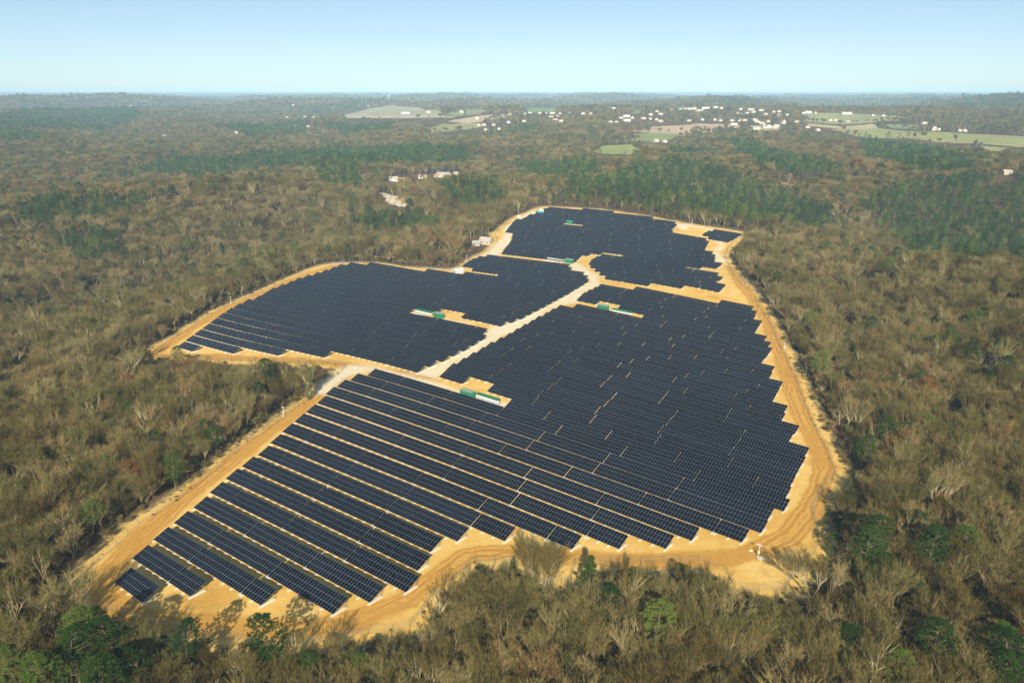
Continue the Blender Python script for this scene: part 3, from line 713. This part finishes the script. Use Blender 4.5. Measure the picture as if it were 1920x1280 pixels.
def bush(seed, R_=1.6, n=60, zs=.8):
    r = random.Random(seed); tk, lf = MB(), MB()
    for s in range(5):
        a = 6.283 * s / 5; tk.tube((0, 0, -.3), (math.cos(a) * R_ * .5, math.sin(a) * R_ * .5, R_ * .9), .05, .02, 3)
    for c in range(n):
        a = r.uniform(0, 6.283); u = r.uniform(-.2, 1); q = math.sqrt(max(0, 1 - u * u)) * r.uniform(.55, 1.05); e = Vector((math.cos(a) * q * R_, math.sin(a) * q * R_, R_ * zs * (.35 + .8 * u)))
        for k in range(20):
            dd = Vector((r.gauss(0, 1), r.gauss(0, 1), r.gauss(.3, 1))).normalized(); blade(lf, e + dd * .15, dd, r.uniform(.25, .5), .16, r)
    return tk, lf
def pair(name, tk, cr_, mt, mc):
    a = tk.mesh(name + '_trunk', mt); b = cr_.mesh(name + '_crown', mc)
    j = MB(); k = len(tk.v); j.v = tk.v + cr_.v; j.f = tk.f + [tuple(i + k for i in f) for f in cr_.f]
    j.m = tk.m + [len(mt) + q for q in cr_.m]
    return a, b, j.mesh(name + '_whole', mt + mc)
BARE = [bare_tree(11, 13, 1, .62), bare_tree(12, 14, 1, .5, 1, .35), bare_tree(13, 11, 3, .5), bare_tree(14, 12, 4, .42, 1, .4), bare_tree(15, 12.5, 1, .8, 1, .12), bare_tree(16, 13, 2, .55)]
BARE = [pair('bare_tree', a, b, ['bark'], ['twig']) for a, b in BARE]
IVY = [pair('ivy_tree', *ivy_tree(21, 11), ['bark'], ['twig', 'ivy']), pair('ivy_tree', *ivy_tree(22, 9), ['bark'], ['twig', 'ivy'])]
PINE = [pine(31, 14, .42, .22), pine(32, 15, .5, .2), pine(33, 12, .3, .24), pine(34, 10, .12, .26, True), pine(35, 13, .35, .25, False, 280)]
PINE = [pair('pine_tree', a, b, ['pine_bark'], ['needle']) for a, b in PINE]
BFAR = [pair('far_bare', *bare_tree(41 + k, 13, 1 + k % 2, .62, 2.4), ['bark'], ['twig']) for k in range(2)]
PFAR = [pair('far_pine', *pine(51 + k, 14, .35, .24, False, 60, 14, .26, .95), ['pine_bark'], ['needle']) for k in range(2)]
SHRUB = [pair('shrub', *bare_tree(61, 3.2, 5, .7, .8, .1), ['bark'], ['twig']), pair('shrub', *bush(62), ['bark'], ['holly']), pair('shrub', *bare_tree(63, 4.5, 4, .6, .8, .2), ['bark'], ['twig'])]

def source_collection(name, meshes):
    c = bpy.data.collections.new(name)
    for i, m in enumerate(meshes):
        c.objects.link(bpy.data.objects.new('%s_%02d' % (name, i), m))
    return c
def scatter(name, label, P, rot, scl, var, coll):
    me = bpy.data.meshes.new(name); me.vertices.add(len(P)); me.vertices.foreach_set('co', np.asarray(P, np.float32).ravel())
    a = me.attributes.new('rot', 'FLOAT_VECTOR', 'POINT'); a.data.foreach_set('vector', np.asarray(rot, np.float32).ravel())
    a = me.attributes.new('scl', 'FLOAT_VECTOR', 'POINT'); a.data.foreach_set('vector', np.asarray(scl, np.float32).ravel())
    a = me.attributes.new('var', 'INT', 'POINT'); a.data.foreach_set('value', np.asarray(var, np.int32))
    me.update(); o = link(name, me); tag(o, label, 'woods', None, 'stuff')
    g = bpy.data.node_groups.new(name, 'GeometryNodeTree')
    g.interface.new_socket('Geometry', in_out='INPUT', socket_type='NodeSocketGeometry'); g.interface.new_socket('Geometry', in_out='OUTPUT', socket_type='NodeSocketGeometry')
    gi, go = g.nodes.new('NodeGroupInput'), g.nodes.new('NodeGroupOutput')
    ip = g.nodes.new('GeometryNodeInstanceOnPoints'); ci = g.nodes.new('GeometryNodeCollectionInfo')
    ci.inputs['Collection'].default_value = coll; ci.inputs['Separate Children'].default_value = True; ci.inputs['Reset Children'].default_value = True
    def na(n, t):
        k = g.nodes.new('GeometryNodeInputNamedAttribute'); k.data_type = t; k.inputs['Name'].default_value = n
        return [s for s in k.outputs if s.enabled and s.name == 'Attribute'][0]
    L = g.links.new
    L(gi.outputs[0], ip.inputs['Points']); L(ci.outputs[0], ip.inputs['Instance']); ip.inputs['Pick Instance'].default_value = True
    L(na('var', 'INT'), ip.inputs['Instance Index']); L(na('rot', 'FLOAT_VECTOR'), ip.inputs['Rotation']); L(na('scl', 'FLOAT_VECTOR'), ip.inputs['Scale'])
    L(ip.outputs[0], go.inputs[0])
    md = o.modifiers.new('scatter', 'NODES'); md.node_group = g
    return o

# pine stands, outlined on the photograph and laid on the ground
STANDS = [[(180,345),(235,332),(330,302),(600,288),(800,280),(895,300),(880,314),(700,318),(560,322),(420,337),(300,335)],
 [(30,400),(120,382),(230,378),(290,376),(270,400),(150,432),(90,445),(40,430)], [(100,455),(160,440),(215,460),(260,490),(150,505)],
 [(1055,362),(1180,322),(1290,312),(1400,345),(1450,365),(1560,400),(1575,432),(1530,448),(1410,433),(1395,430),(1262,409),(1126,388),(1040,385)],
 [(1360,270),(1440,282),(1560,315),(1580,332),(1500,338),(1420,325)], [(1600,258),(1700,252),(1720,280),(1800,305),(1840,335),(1700,335),(1620,305)],
 [(1660,360),(1800,340),(1920,345),(2000,350),(2000,500),(1920,510),(1800,505),(1680,460),(1610,400)],
 [(830,358),(930,352),(955,382),(900,405),(840,392)], [(960,318),(1080,308),(1130,326),(1080,352),(980,342)], [(590,328),(670,326),(690,356),(610,360)],
 [(640,428),(740,408),(820,418),(830,438),(700,447)], [(0,218),(250,206),(270,220),(200,248),(0,254)], [(400,240),(580,230),(580,254),(480,268)], [(600,235),(740,228),(735,253),(640,258)],
 [(1240,288),(1330,285),(1340,300),(1260,300)], [(1120,290),(1170,290),(1170,297),(1125,297)], [(825,250),(880,246),(882,258),(830,262)], [(950,245),(1010,240),(1010,252),(955,256)], [(-100,255),(100,258),(60,275),(-100,280)]]
STANDP = [poly(p) for p in STANDS]
CLEAR = [poly([(735,338),(735,330),(860,322),(865,334),(790,340)]), poly([(880,462),(885,445),(930,440),(930,460)])]

def band(r0, r1, sp, seed):
    q = np.random.default_rng(seed); W = r1 * math.sin(R(41))
    xs, ys = np.meshgrid(np.arange(-W, W, sp), np.arange(r0 * .7, r1, sp)); x = xs.ravel() + q.uniform(-.48, .48, xs.size) * sp; y = ys.ravel() + q.uniform(-.48, .48, xs.size) * sp
    D = np.hypot(x, y); k = (D >= r0) & (D < r1) & (np.abs(np.arctan2(x, y)) < R(40)); return x[k], y[k]
bx_, by_, bs_ = [], [], []
for r0, r1, sp, sc_ in ((95, 480, 4.6, 1.0), (480, 1000, 6.0, 1.0), (1000, 2000, 8.5, 1.12), (2000, 4200, 12.5, 1.15), (4200, 9000, 31, 1.9)):
    x, y = band(r0, r1, sp, int(r0)); bx_.append(x); by_.append(y); bs_.append(np.full(len(x), sc_))
fx, fy, fs = np.concatenate(bx_), np.concatenate(by_), np.concatenate(bs_)
instand = np.zeros(len(fx), bool)
for p in STANDP: instand |= sdf(p, fx, fy) > 0
instand &= np.hypot(fx, fy) < 2300
sx_, sy_ = [], []
for k_, p in enumerate(STANDP):
    P_ = np.array(p); q = np.random.default_rng(500 + k_); sp = 5.4 if np.hypot(*P_.mean(0)) < 1500 else 8.0
    a, b_ = np.meshgrid(np.arange(P_[:, 0].min(), P_[:, 0].max(), sp), np.arange(P_[:, 1].min(), min(2300, P_[:, 1].max()), sp))
    a = a.ravel() + q.uniform(-.45, .45, a.size) * sp; b_ = b_.ravel() + q.uniform(-.45, .45, b_.size) * sp
    edge = 6 * wavy(a, b_, 60, k_ % 8, 5); k = (sdf(p, a, b_) > edge) & (np.hypot(a, b_) < 2300) & (wavy(a, b_, 90, (k_ + 3) % 8, 5) > -.55)
    sx_.append(a[k]); sy_.append(b_[k])
sx_, sy_ = np.concatenate(sx_), np.concatenate(sy_)
fx = np.concatenate([fx[~instand], sx_]); fy = np.concatenate([fy[~instand], sy_]); fs = np.concatenate([fs[~instand], np.full(len(sx_), .98)])
planted = np.concatenate([np.zeros((~instand).sum(), bool), np.ones(len(sx_), bool)])
FD = np.hypot(fx, fy)
keep = np.ones(len(fx), bool); nn = FD < 950
s_ = np.full(len(fx), -99.); s_[nn] = sdf(SAND, fx[nn], fy[nn]); keep &= s_ < -4.0 + 2.0 * wavy(fx, fy, 45, 2, 5)
pineness = np.full(len(fx), -999.)
for p in STANDP: pineness = np.maximum(pineness, sdf(p, fx, fy))
thin = rng.random(len(fx)) < .3
for k_, (p, c) in enumerate(FPOLY): keep &= (sdf(p, fx, fy) < 0) | (thin & (k_ in (16, 17, 19)))
for p in CLEAR: keep &= sdf(p, fx, fy) < 0
gapn = wavy(fx, fy, 60, 1, 5) + .6 * wavy(fx, fy, 23, 6, 5)
keep &= (gapn > -.47) | (FD > 1100)

HOUSES = []   # (photo x, photo y, length, kind)
def hz(ox, oy, s, lst, big=()):
    for q in lst: HOUSES.append((ox + q[0] / s, oy + q[1] / s, q[2] if len(q) > 2 else 13))
hz(1000, 180, 6.4, [(75,214),(145,212),(230,214,20),(320,219),(435,215),(600,219),(690,219),(690,251),(745,245),(215,260,16),(260,296,16),(330,311),(290,250),(950,160,26),(1050,270),(1120,252,22),(1190,270),(1120,304,22),(1000,320,15),(925,322),(1320,277,16),(1400,280),(1480,290,16),(1530,310,15),(1480,193),(1530,227,15),(1560,182),(1660,172),(1680,200),(1740,186,18),(1790,166,36),(1880,164,40),(1410,232),(1870,305),(1575,557,11),(1475,549,9),(1400,633,9),(1440,630,9)])
hz(1280, 180, 6.4, [(15,169,36),(130,159,40),(200,182,30),(280,153,30),(380,143,36),(455,154,22),(690,166,15),(770,212,13),(690,227,16),(660,215),(820,172,26),(850,200,16),(940,180,20),(555,254,24),(790,266,22),(840,254),(75,305,9),(235,293,9),(385,294,9),(450,302,12),(590,304),(690,304),(750,304,13),(870,297,16),(895,317,16),(950,330,15),(965,350,13),(1020,315,18),(1155,237,13),(1155,270,11),(1250,235,13),(1160,194,14),(1090,199,9),(995,226,11),(615,349,20),(880,402,22),(985,380,15),(1035,372,14),(1125,368,16),(1200,336,15),(1215,315,13),(1370,322,13),(1500,384,14),(1620,419,11),(1450,212),(1510,205,24),(1590,209,8),(1780,299,13),(1830,301,10)])
hz(1560, 180, 5.333, [(150,183,34),(405,200,11),(510,204,11),(150,262,16),(35,249,11),(1025,325,11),(1015,345,11),(1060,344,9),(1275,354,9),(1325,356,9),(920,279,15)])
hz(680, 170, 6, [(480,260,34),(60,175,16),(145,120,12),(740,248,30),(1310,398,13),(1365,395,12),(1385,448,20),(1110,246,24),(1290,320,24),(1390,222,18),(1640,366,11),(1820,352,13),(1535,440,9),(1715,152,18),(1470,396,11),(1660,275,13),(1890,254,20),(1830,270,14)])
hz(480, 180, 8, [(470,332,12),(615,332,12),(685,313,13),(735,324,12),(815,309,18),(870,326,13),(985,309,14),(1065,300,14),(1130,304,11),(1250,316,16),(1310,318,11),(560,145,18),(1540,158,15),(1685,156,13),(785,470,9)])
hz(0, 150, 3, [(930,320,13),(1330,302,9),(490,162,22),(735,147,20),(1650,143,18)])
hz(1280, 150, 3, [(1820,530,12)])
HP = [at(a, b) for a, b, c in HOUSES]
hxy = np.array([(p.x, p.y) for p in HP])
HAMLET = [(738, 339, 14), (752, 339, 12), (793, 335, 14), (822, 334, 14), (837, 335, 18), (831, 329, 22), (855, 328, 10), (893, 460, 9), (911, 457, 14)]
hxy = np.concatenate([hxy, [tuple(at(a, b))[:2] for a, b, c in HAMLET]])
for (hx, hy), H in zip(hxy, HOUSES + HAMLET):
    d = np.hypot(fx - hx, fy - hy); dd = np.hypot(hx, hy); L = np.array([-hx, -hy]) / dd
    al = (fx - hx) * L[0] + (fy - hy) * L[1]; ac = np.abs((fx - hx) * L[1] - (fy - hy) * L[0])
    keep &= ~((d < H[2] * .5 + 9) | ((al > 0) & (al < 150) & (ac < H[2] * .5 + 4)))
fx, fy, fs, FD, s_, pineness, planted = (a[keep] for a in (fx, fy, fs, FD, s_, pineness, planted))
nF = len(fx); fz = ter(fx, fy)
u = rng.random(nF); pp = np.where(planted | (pineness > 0), .93, np.where(wavy(fx, fy, 420, 3, 5) + .5 * wavy(fx, fy, 130, 7, 5) > .42, .2, .045))
pp = np.where((FD > 3500) & (pineness < 0), np.where(wavy(fx, fy, 1500, 4, 5) > .1, .5, .06), pp)
pp = np.where((FD < 520) & (pineness < 0), pp * .28, pp)
ispine = u < pp; isivy = (~ispine) & (rng.random(nF) < .035)
# single pines and ivy trees seen in the photograph: crown centre, crown radius in pixels, kind
NEARP = [(148,1167,28),(210,1183,35),(120,1223,30),(257,1237,22),(340,1193,22),(180,1260,30),(508,1180,26),(503,1233,15),(592,1240,18),(677,1247,18),(95,1255,28),(30,1240,30),(1103,1063,20),(1150,1130,20),(1812,1010,30),(1640,988,25),(1625,1025,25),(1734,984,18),(1745,1021,22),(1619,832,14),(1672,804,16),(1704,805,12),(1407,1149,14),(1584,1190,20),(1756,1186,26),(1692,1239,22),(1861,1186,20),(1902,1227,25),(1325,1100,10),(1655,1059,15),(1890,1258,20),(1534,673,17),(1776,637,26),(1756,645,18),(1826,656,12),(1867,700,30),(1890,690,22),(1823,597,12),(1548,462,8),(1629,475,10),(376,800,10),(401,810,12),(323,873,14),(492,694,14),(334,659,9),(710,418,14),(790,420,14),(205,465,16),(165,470,16),(130,400,12),(963,1067,12),(1273,1067,8),(1560,1010,10)]
NEARI = [(943,1237,20),(1726,1096,16),(577,701,14),(1590,1040,14)]
np_, ni_ = [], []
for lst, out in ((NEARP, np_), (NEARI, ni_)):
    for cx, cy, rp in lst:
        q = at(cx, cy, 8); dist = math.sqrt(q.x**2 + q.y**2 + (CAM_H - q.z)**2); Rm = rp * dist / FPX; hh = min(17, max(6, Rm / .2))
        q = at(cx, cy, hh * .68); out.append((q.x, q.y, hh))
nx_ = np.array([p[:2] for p in np_ + ni_])
near_ok = np.ones(nF, bool)
for a, b in nx_: near_ok &= np.hypot(fx - a, fy - b) > 3.0
fx, fy, fz, fs, FD, s_, ispine, isivy, planted = (a[near_ok] for a in (fx, fy, fz, fs, FD, s_, ispine, isivy, planted)); nF = len(fx)
def in_frame(x, y, z):
    X, Y, Z = x, y * CT - (z - CAM_H) * ST, y * ST + (z - CAM_H) * CT
    px, py = 960 + FPX * X / Y, 640 - FPX * Z / Y
    return (px > -15) & (px < 1935) & (py > 0) & (py < 1300)
vis = in_frame(fx, fy, fz + 7)
hscale = rng.uniform(.62, 1.1, nF) * np.where(rng.random(nF) < .14, 1.3, 1.0) * np.where(s_ > -9, .8, 1.0) * (1 + .15 * wavy(fx, fy, 180, 5, 5)) * fs
# trees at the edge of the site and of the fields stay low enough to leave what lies behind them in view
drop = np.zeros(nF, bool); free = rng.random(nF) < .035
def hides(k, f, polys, marg):
    h = 12.5 * hscale[k] * f; d = h * FD[k] / np.maximum(CAM_H - fz[k] - h, 5); out = np.zeros(len(k), bool)
    for q in ((1.0, .6) if len(polys) > 1 or polys[0] is SAND else np.linspace(.1, 1, 10)):
        sx = fx[k] * (1 + q * d / FD[k]); sy = fy[k] * (1 + q * d / FD[k])
        for p in polys: out |= sdf(p, sx, sy) > marg
    return out
for idx, polys, marg in ((np.flatnonzero((FD < 900) & (s_ > -70) & ~free), [SAND], .5), (np.flatnonzero((FD > 600) & (FD < 4500) & ~free), [p for k_, (p, c) in enumerate(FPOLY) if k_ not in (16, 17, 19)], .5), (np.flatnonzero((FD > 500) & (FD < 1300)), [FPOLY[18][0]], .3)):
    left = idx
    for f in (1.0, .8, .62, .46, .32):
        if not len(left): break
        bad = hides(left, f, polys, marg); hscale[left[~bad]] *= f; left = left[bad]
    drop[left] = True
fx, fy, fz, fs, FD, s_, ispine, isivy, vis, hscale, planted = (a[~drop] for a in (fx, fy, fz, fs, FD, s_, ispine, isivy, vis, hscale, planted)); nF = len(fx)
rz = rng.uniform(0, 6.283, nF); tlt = rng.normal(0, .05, (nF, 2))
sw = rng.uniform(.85, 1.2, nF) * np.where(planted, .74, 1.0)
bvar = rng.choice(len(BARE), nF, p=[.24, .2, .13, .13, .12, .18]); pvar = rng.choice(len(PINE), nF, p=[.28, .26, .18, .08, .2])
def zone(x, y):
    if y < 200 and x < 150 and x > -130 and y < 210 - .15 * x: return 'the scrub and woods below the front rows'
    if x < -60 and y < 330: return 'the woods beside the straight track'
    if x < 0 and y >= 330: return 'the woods behind the west field'
    if x > 60 and y < 560: return 'the woods across the ring track from the stepped row ends'
    return 'the woods beyond the far field'
def solo_tree(kind, meshes, x, y, z, rzv, sc, swv, label, cat, group, tl=(0, 0)):
    t = bpy.data.objects.new(kind, None); COL.objects.link(t)
    t.location = (x, y, z); t.rotation_euler = (tl[0], tl[1], rzv); t.scale = (sc * swv, sc * swv, sc)
    tag(t, label, cat, group); link('trunk', meshes[0], t); link('crown', meshes[1], t)
def bare_word(v, h): return ('small', 'mid-sized', 'tall')[(h > .72) + (h > 1.0)] + ' ' + ('broad', 'upright', 'three-stemmed', 'many-stemmed', 'spreading', 'two-stemmed')[v]
def pine_word(v, h): return ('small', 'mid-sized', 'tall')[(h > .72) + (h > 1.0)] + ' ' + ('round-topped', 'high-crowned', 'low-crowned', 'conical', 'bushy')[v]
soloB = [i for i in np.argsort(FD) if vis[i] and not ispine[i] and not isivy[i]][:300]
np300 = 300 - len(np_)
soloP = [i for i in np.argsort(FD) if vis[i] and ispine[i]][:np300]
for i in soloB:
    zn = zone(fx[i], fy[i])
    solo_tree('bare_tree', BARE[bvar[i]], fx[i], fy[i], fz[i], rz[i], hscale[i], sw[i], bare_word(bvar[i], hscale[i]) + ' leafless tree in ' + zn, 'tree', 'bare trees in ' + zn, tlt[i])
for i in soloP:
    zn = zone(fx[i], fy[i])
    solo_tree('pine_tree', PINE[pvar[i]], fx[i], fy[i], fz[i], rz[i], hscale[i], sw[i], pine_word(pvar[i], hscale[i]) + ' pine in ' + zn, 'pine', 'pines in ' + zn, tlt[i])
for k, (x, y, hh) in enumerate(np_):
    v = 3 if k in (12, 50) else (4 if hh > 12 else (0, 2, 4)[k % 3]); z = float(ter(np.array([x]), np.array([y]))[0]); zn = zone(x, y)
    solo_tree('pine_tree', PINE[v], x, y, z, random.uniform(0, 6), hh / (14, 15, 12, 10, 13)[v], 1.0, pine_word(v, hh / 13) + ' pine in ' + zn, 'pine', 'pines in ' + zn)
for k, (x, y, hh) in enumerate(ni_):
    z = float(ter(np.array([x]), np.array([y]))[0]); zn = zone(x, y)
    solo_tree('ivy_tree', IVY[k % 2], x, y, z, random.uniform(0, 6), hh / 10, 1.0, 'bare tree wrapped in olive green ivy in ' + zn, 'tree', 'ivy-covered trees in ' + zn)
# pale, tall trees standing at the front edge
for k, (px, py, v, sc) in enumerate([(1015, 1128, 3, 1.35), (885, 1160, 2, 1.1), (822, 1190, 1, .95), (1240, 1150, 4, 1.0), (620, 1235, 0, .75), (1482, 560 + 40, 0, .9), (1345, 1175, 3, 1.05), (1520, 1120, 5, 1.1)]):
    q = at(px, py); zn = zone(q.x, q.y)
    solo_tree('bare_tree', BARE[v], q.x, q.y, q.z, k * 1.3, sc, 1, 'pale tall leafless tree in ' + zn, 'tree', 'bare trees in ' + zn)
ms = np.zeros(nF, bool); ms[soloB] = True; ms[soloP] = True
def rest(mask, name, label, coll, var):
    k = np.flatnonzero(mask); h = hscale[k]
    scatter(name, label, np.stack([fx[k], fy[k], fz[k] - .1], 1), np.concatenate([tlt[k], rz[k][:, None]], 1), np.stack([h * sw[k], h * sw[k], h], 1), var[k], coll)
far = FD > 900
allb = source_collection('bare_source', [m[2] for m in BARE + IVY + BFAR]); allp = source_collection('pine_source', [m[2] for m in PINE + PFAR])
bv = np.where(isivy, len(BARE) + (bvar % 2), bvar); bv = np.where(far, len(BARE) + len(IVY) + (bvar % 2), bv)
pv = np.where(far, len(PINE) + (pvar % 2), pvar)
rest(~ispine & ~ms, 'bare_woodland', 'grey-brown leafless winter woodland covering the hills', allb, bv)
rest(ispine & ~ms, 'pine_woodland', 'dark green pine stands scattered through the brown woods', allp, pv)
print('trees', nF, 'pines', int(ispine.sum()))
# undergrowth between the near trees
ux, uy = [], []
for r0, r1, sp in ((95, 330, 3.1), (330, 620, 5.2)):
    x, y = band(r0, r1, sp, 900 + r0); ux.append(x); uy.append(y)
ux, uy = np.concatenate(ux), np.concatenate(uy); us_ = sdf(SAND, ux, uy); k = ((us_ < -.3) & ((us_ < -5) | (rng.random(len(ux)) < .75)) & (wavy(ux, uy, 38, 3, 5) > -.35)) | ((us_ >= -.3) & (us_ < 3.5) & (rng.random(len(ux)) < .3)); ux, uy, us_ = ux[k], uy[k], us_[k]
nU = len(ux); sc_ = rng.uniform(.5, 1.15, nU) * np.where(us_ > -.3, .22, np.where(us_ > -6, .6, 1))
uv = np.where(rng.random(nU) < .05, 1, np.where(rng.random(nU) < .5, 0, 2))
o = scatter('undergrowth', 'low brown scrub and dark evergreen bushes under the trees', np.stack([ux, uy, ter(ux, uy)], 1), np.stack([np.zeros(nU), np.zeros(nU), rng.uniform(0, 6.28, nU)], 1), np.stack([sc_] * 3, 1), uv, source_collection('shrub_source', [m[2] for m in SHRUB]))
o['category'] = 'undergrowth'

# ------------------------------------------------------------------ village and farms
def house_mesh(L, W, hw, rise, wm, rm, hip=False):
    wl, rf, wn = MB(), MB(), MB()
    wl.box(-L/2, L/2, -W/2, W/2, -2, hw)
    if not hip:
        for x in (-L/2, L/2): wl.tri(Vector((x, -W/2, hw)), Vector((x, W/2, hw)), Vector((x, 0, hw + rise)))
    e = .45; k = 0 if not hip else W * .45
    A = [Vector((-L/2 - e, -W/2 - e, hw - .15)), Vector((L/2 + e, -W/2 - e, hw - .15)), Vector((L/2 + e - k, 0, hw + rise)), Vector((-L/2 - e + k, 0, hw + rise))]
    B = [Vector((p.x, -p.y, p.z)) for p in A]
    rf.quad(*A); rf.quad(*B[::-1])
    if hip: rf.tri(A[1], B[1], A[2]); rf.tri(B[0], A[0], A[3])
    up = Vector((0, 0, .14))
    rf.quad(*[p + up for p in A]); rf.quad(*[p + up for p in B[::-1]]); rf.quad(A[0], A[1], A[1] + up, A[0] + up); rf.quad(B[1], B[0], B[0] + up, B[1] + up)
    ch = MB(); ch.box(-L/4 - .35, -L/4 + .35, -.35, .35, hw + rise * .6, hw + rise + .9)
    k = max(2, int(L / 4.5)); wins = []
    for i in range(k):
        x = -L/2 + L * (i + .5) / k
        for s in (-1, 1):
            b = MB(); y = s * (W / 2 + .03); b.box(x - .5, x + .5, min(y - .03, y + .03), max(y - .03, y + .03), .9, 2.1); wins.append(b.mesh('window', ['pane']))
    return wl.mesh('wall', [wm]), rf.mesh('roof', [rm]), ch.mesh('chimney', [wm]), wins
HV_ = {}
def house(i, p, L, px, py):
    r = random.Random(i * 17 + 3); long_ = L > 21
    wm = r.choice(['wall_white', 'wall_cream', 'wall_cream', 'wall_white'] if not long_ else ['wall_white', 'wall_cream'])
    rm = r.choice(['roof_pale', 'roof_pale', 'roof_pink', 'roof_pale']) if not long_ else r.choice(['roof_grey', 'roof_pale'])
    L *= .78; Lq = max(6, round(L / 2) * 2); hip = r.random() < .4 and not long_
    key = (Lq, wm, rm, hip)
    if key not in HV_: HV_[key] = house_mesh(Lq, min(14, 5.5 + Lq * .28), 3.2 if not long_ else 4.6, 2.0 if not long_ else 1.8, wm, rm, hip)
    wl, rf, ch, wins = HV_[key]
    wn = {'wall_white': 'white', 'wall_cream': 'cream'}[wm]; rn = {'roof_pale': 'pale tiled', 'roof_pink': 'clay tiled', 'roof_grey': 'grey sheet'}[rm]
    if px < 700 and py > 203 and py < 225: pl = 'in the row of houses on the wooded ridge'
    elif 880 < px < 1120 and py > 195: pl = 'in the village houses around the sandy fields'
    elif px >= 1120 and px < 1530 and py < 250: pl = 'in the hilltop village above the ploughed field'
    elif px >= 1530: pl = 'among the green fields beyond the hilltop village'
    elif 790 < px < 960: pl = 'at the farm by the yellow-green meadow'
    else: pl = 'standing alone in the distant woods and fields'
    kd = 'long barn' if long_ else 'house'
    t = thing('barn' if long_ else 'house', '%s %s with %s roof %s' % (wn, kd, rn, pl), 'barn' if long_ else 'house', p, r.uniform(-.5, .5) + (0 if r.random() < .75 else 1.57), 'buildings ' + pl)
    link('wall', wl, t); q = link('roof', rf, t)
    if not long_: link('chimney', ch, q)
    if p.length < 2100:
        for m in wins: link('window', m, t)
for i, (p, H) in enumerate(zip(HP, HOUSES)): house(i, p, H[2], H[0], H[1])
def named_house(name, label, px, py, L, W, hw, rise, wm, rm, rot, cat='house'):
    wl, rf, ch, wins = house_mesh(L, W, hw, rise, wm, rm); t = thing(name, label, cat, at(px, py), rot); t.scale = (1.25,) * 3 if py < 400 else (1, 1, 1)
    link('wall', wl, t); link('roof', rf, t)
    for m in wins: link('window', m, t)
named_house('farmhouse', 'cream farmhouse with pale roof alone in the woods near the pale lane', 738, 339, 9, 6, 2.8, 1.6, 'wall_white', 'roof_pale', .1)
named_house('outbuilding', 'low outbuilding attached to the woodland farmhouse by the pale lane', 752, 339, 7, 5, 2.2, 1.1, 'wall_cream', 'roof_pink', .1, 'outbuilding')
named_house('house', 'cream house at one end of the white woodland hamlet', 793, 335, 9, 6, 2.6, 1.5, 'wall_cream', 'roof_pink', -.1)
named_house('house', 'white house with red roof in the middle of the woodland hamlet', 822, 334, 9, 6, 2.8, 1.6, 'wall_white', 'roof_pink', .15)
named_house('house', 'large white gabled house of the woodland hamlet', 837, 335, 12, 8, 3.2, 2, 'wall_white', 'roof_pale', -.15)
named_house('barn', 'long pale barn behind the large white house of the hamlet', 831, 329, 14, 6, 2.6, 1.2, 'wall_white', 'roof_grey', 0, 'barn')
named_house('shed', 'little white shed apart from the woodland hamlet', 855, 328, 5, 4, 2.4, 1, 'wall_white', 'roof_pale', .2, 'shed')
named_house('cottage', 'small old cottage with pale roof beside the far white track', 893, 460, 5.5, 4.5, 2.2, 1.6, 'wall_stone', 'roof_grey', .05, 'cottage')
named_house('stone_barn', 'weathered old stone barn with rough grey roof beside the far white track', 911, 457, 9, 7, 2.2, 3.2, 'wall_stone', 'roof_rough', -.35, 'barn')
def tower(px, py, h, label, r=3.2):
    t = thing('water_tower', label, 'water tower', at(px, py)); b = MB(); b.tube((0, 0, -3), (0, 0, h * .8), r * .62, r * .5, 14); link('shaft', b.mesh('shaft', ['white']), t)
    b = MB(); b.tube((0, 0, h * .72), (0, 0, h * .84), r * .55, r, 14); b.tube((0, 0, h * .84), (0, 0, h), r, r * .9, 14); link('tank', b.mesh('tank', ['white']), t)
tower(729.7, 192, 46, 'white water tower on the wooded skyline above the pale fields', 3.6)
tower(1406, 188, 40, 'pale tower in the blue distance behind the village', 3.4)
def pylon(px, py, h, label):
    t = thing('radio_mast', label, 'mast', at(px, py)); b = MB()
    for a in range(3): b.tube((math.cos(a * 2.094) * .7, math.sin(a * 2.094) * .7, -1), (0, 0, h), .14, .08, 4)
    link('lattice', b.mesh('lattice', ['steel']), t)
    b = MB(); b.box(-.5, .5, -.15, .15, h * .9, h * .97); link('antenna', b.mesh('antenna', ['white']), t)
pylon(900, 206, 44, 'thin radio mast standing in the fields before the village')
pylon(529, 225, 20, 'thin pole beside the row of ridge houses')
pylon(573.5, 219, 26, 'tall thin pole among the row of ridge houses')

# ------------------------------------------------------------------ the air
zmin = float(gz.min()) - 1.0
b = MB(); b.box(-64000, 64000, -64000, 64000, zmin, max(CAM_H + 6.0, float(fz.max()) + 45))
me = mesh_from('haze', b.v, b.f, [])
m = bpy.data.materials.new('haze'); m.use_nodes = True; t = m.node_tree
for n in list(t.nodes):
    if n.type != 'OUTPUT_MATERIAL': t.nodes.remove(n)
pv_ = t.nodes.new('ShaderNodeVolumePrincipled'); pv_.inputs['Density'].default_value = 9.2e-5; pv_.inputs['Color'].default_value = (.50, .77, 1.0, 1); pv_.inputs['Anisotropy'].default_value = -0.3
t.links.new(pv_.outputs[0], [n for n in t.nodes if n.type == 'OUTPUT_MATERIAL'][0].inputs['Volume'])
me.materials.append(m); tag(link('haze', me), 'thin pale blue haze over the far hills', 'haze', None, 'stuff')
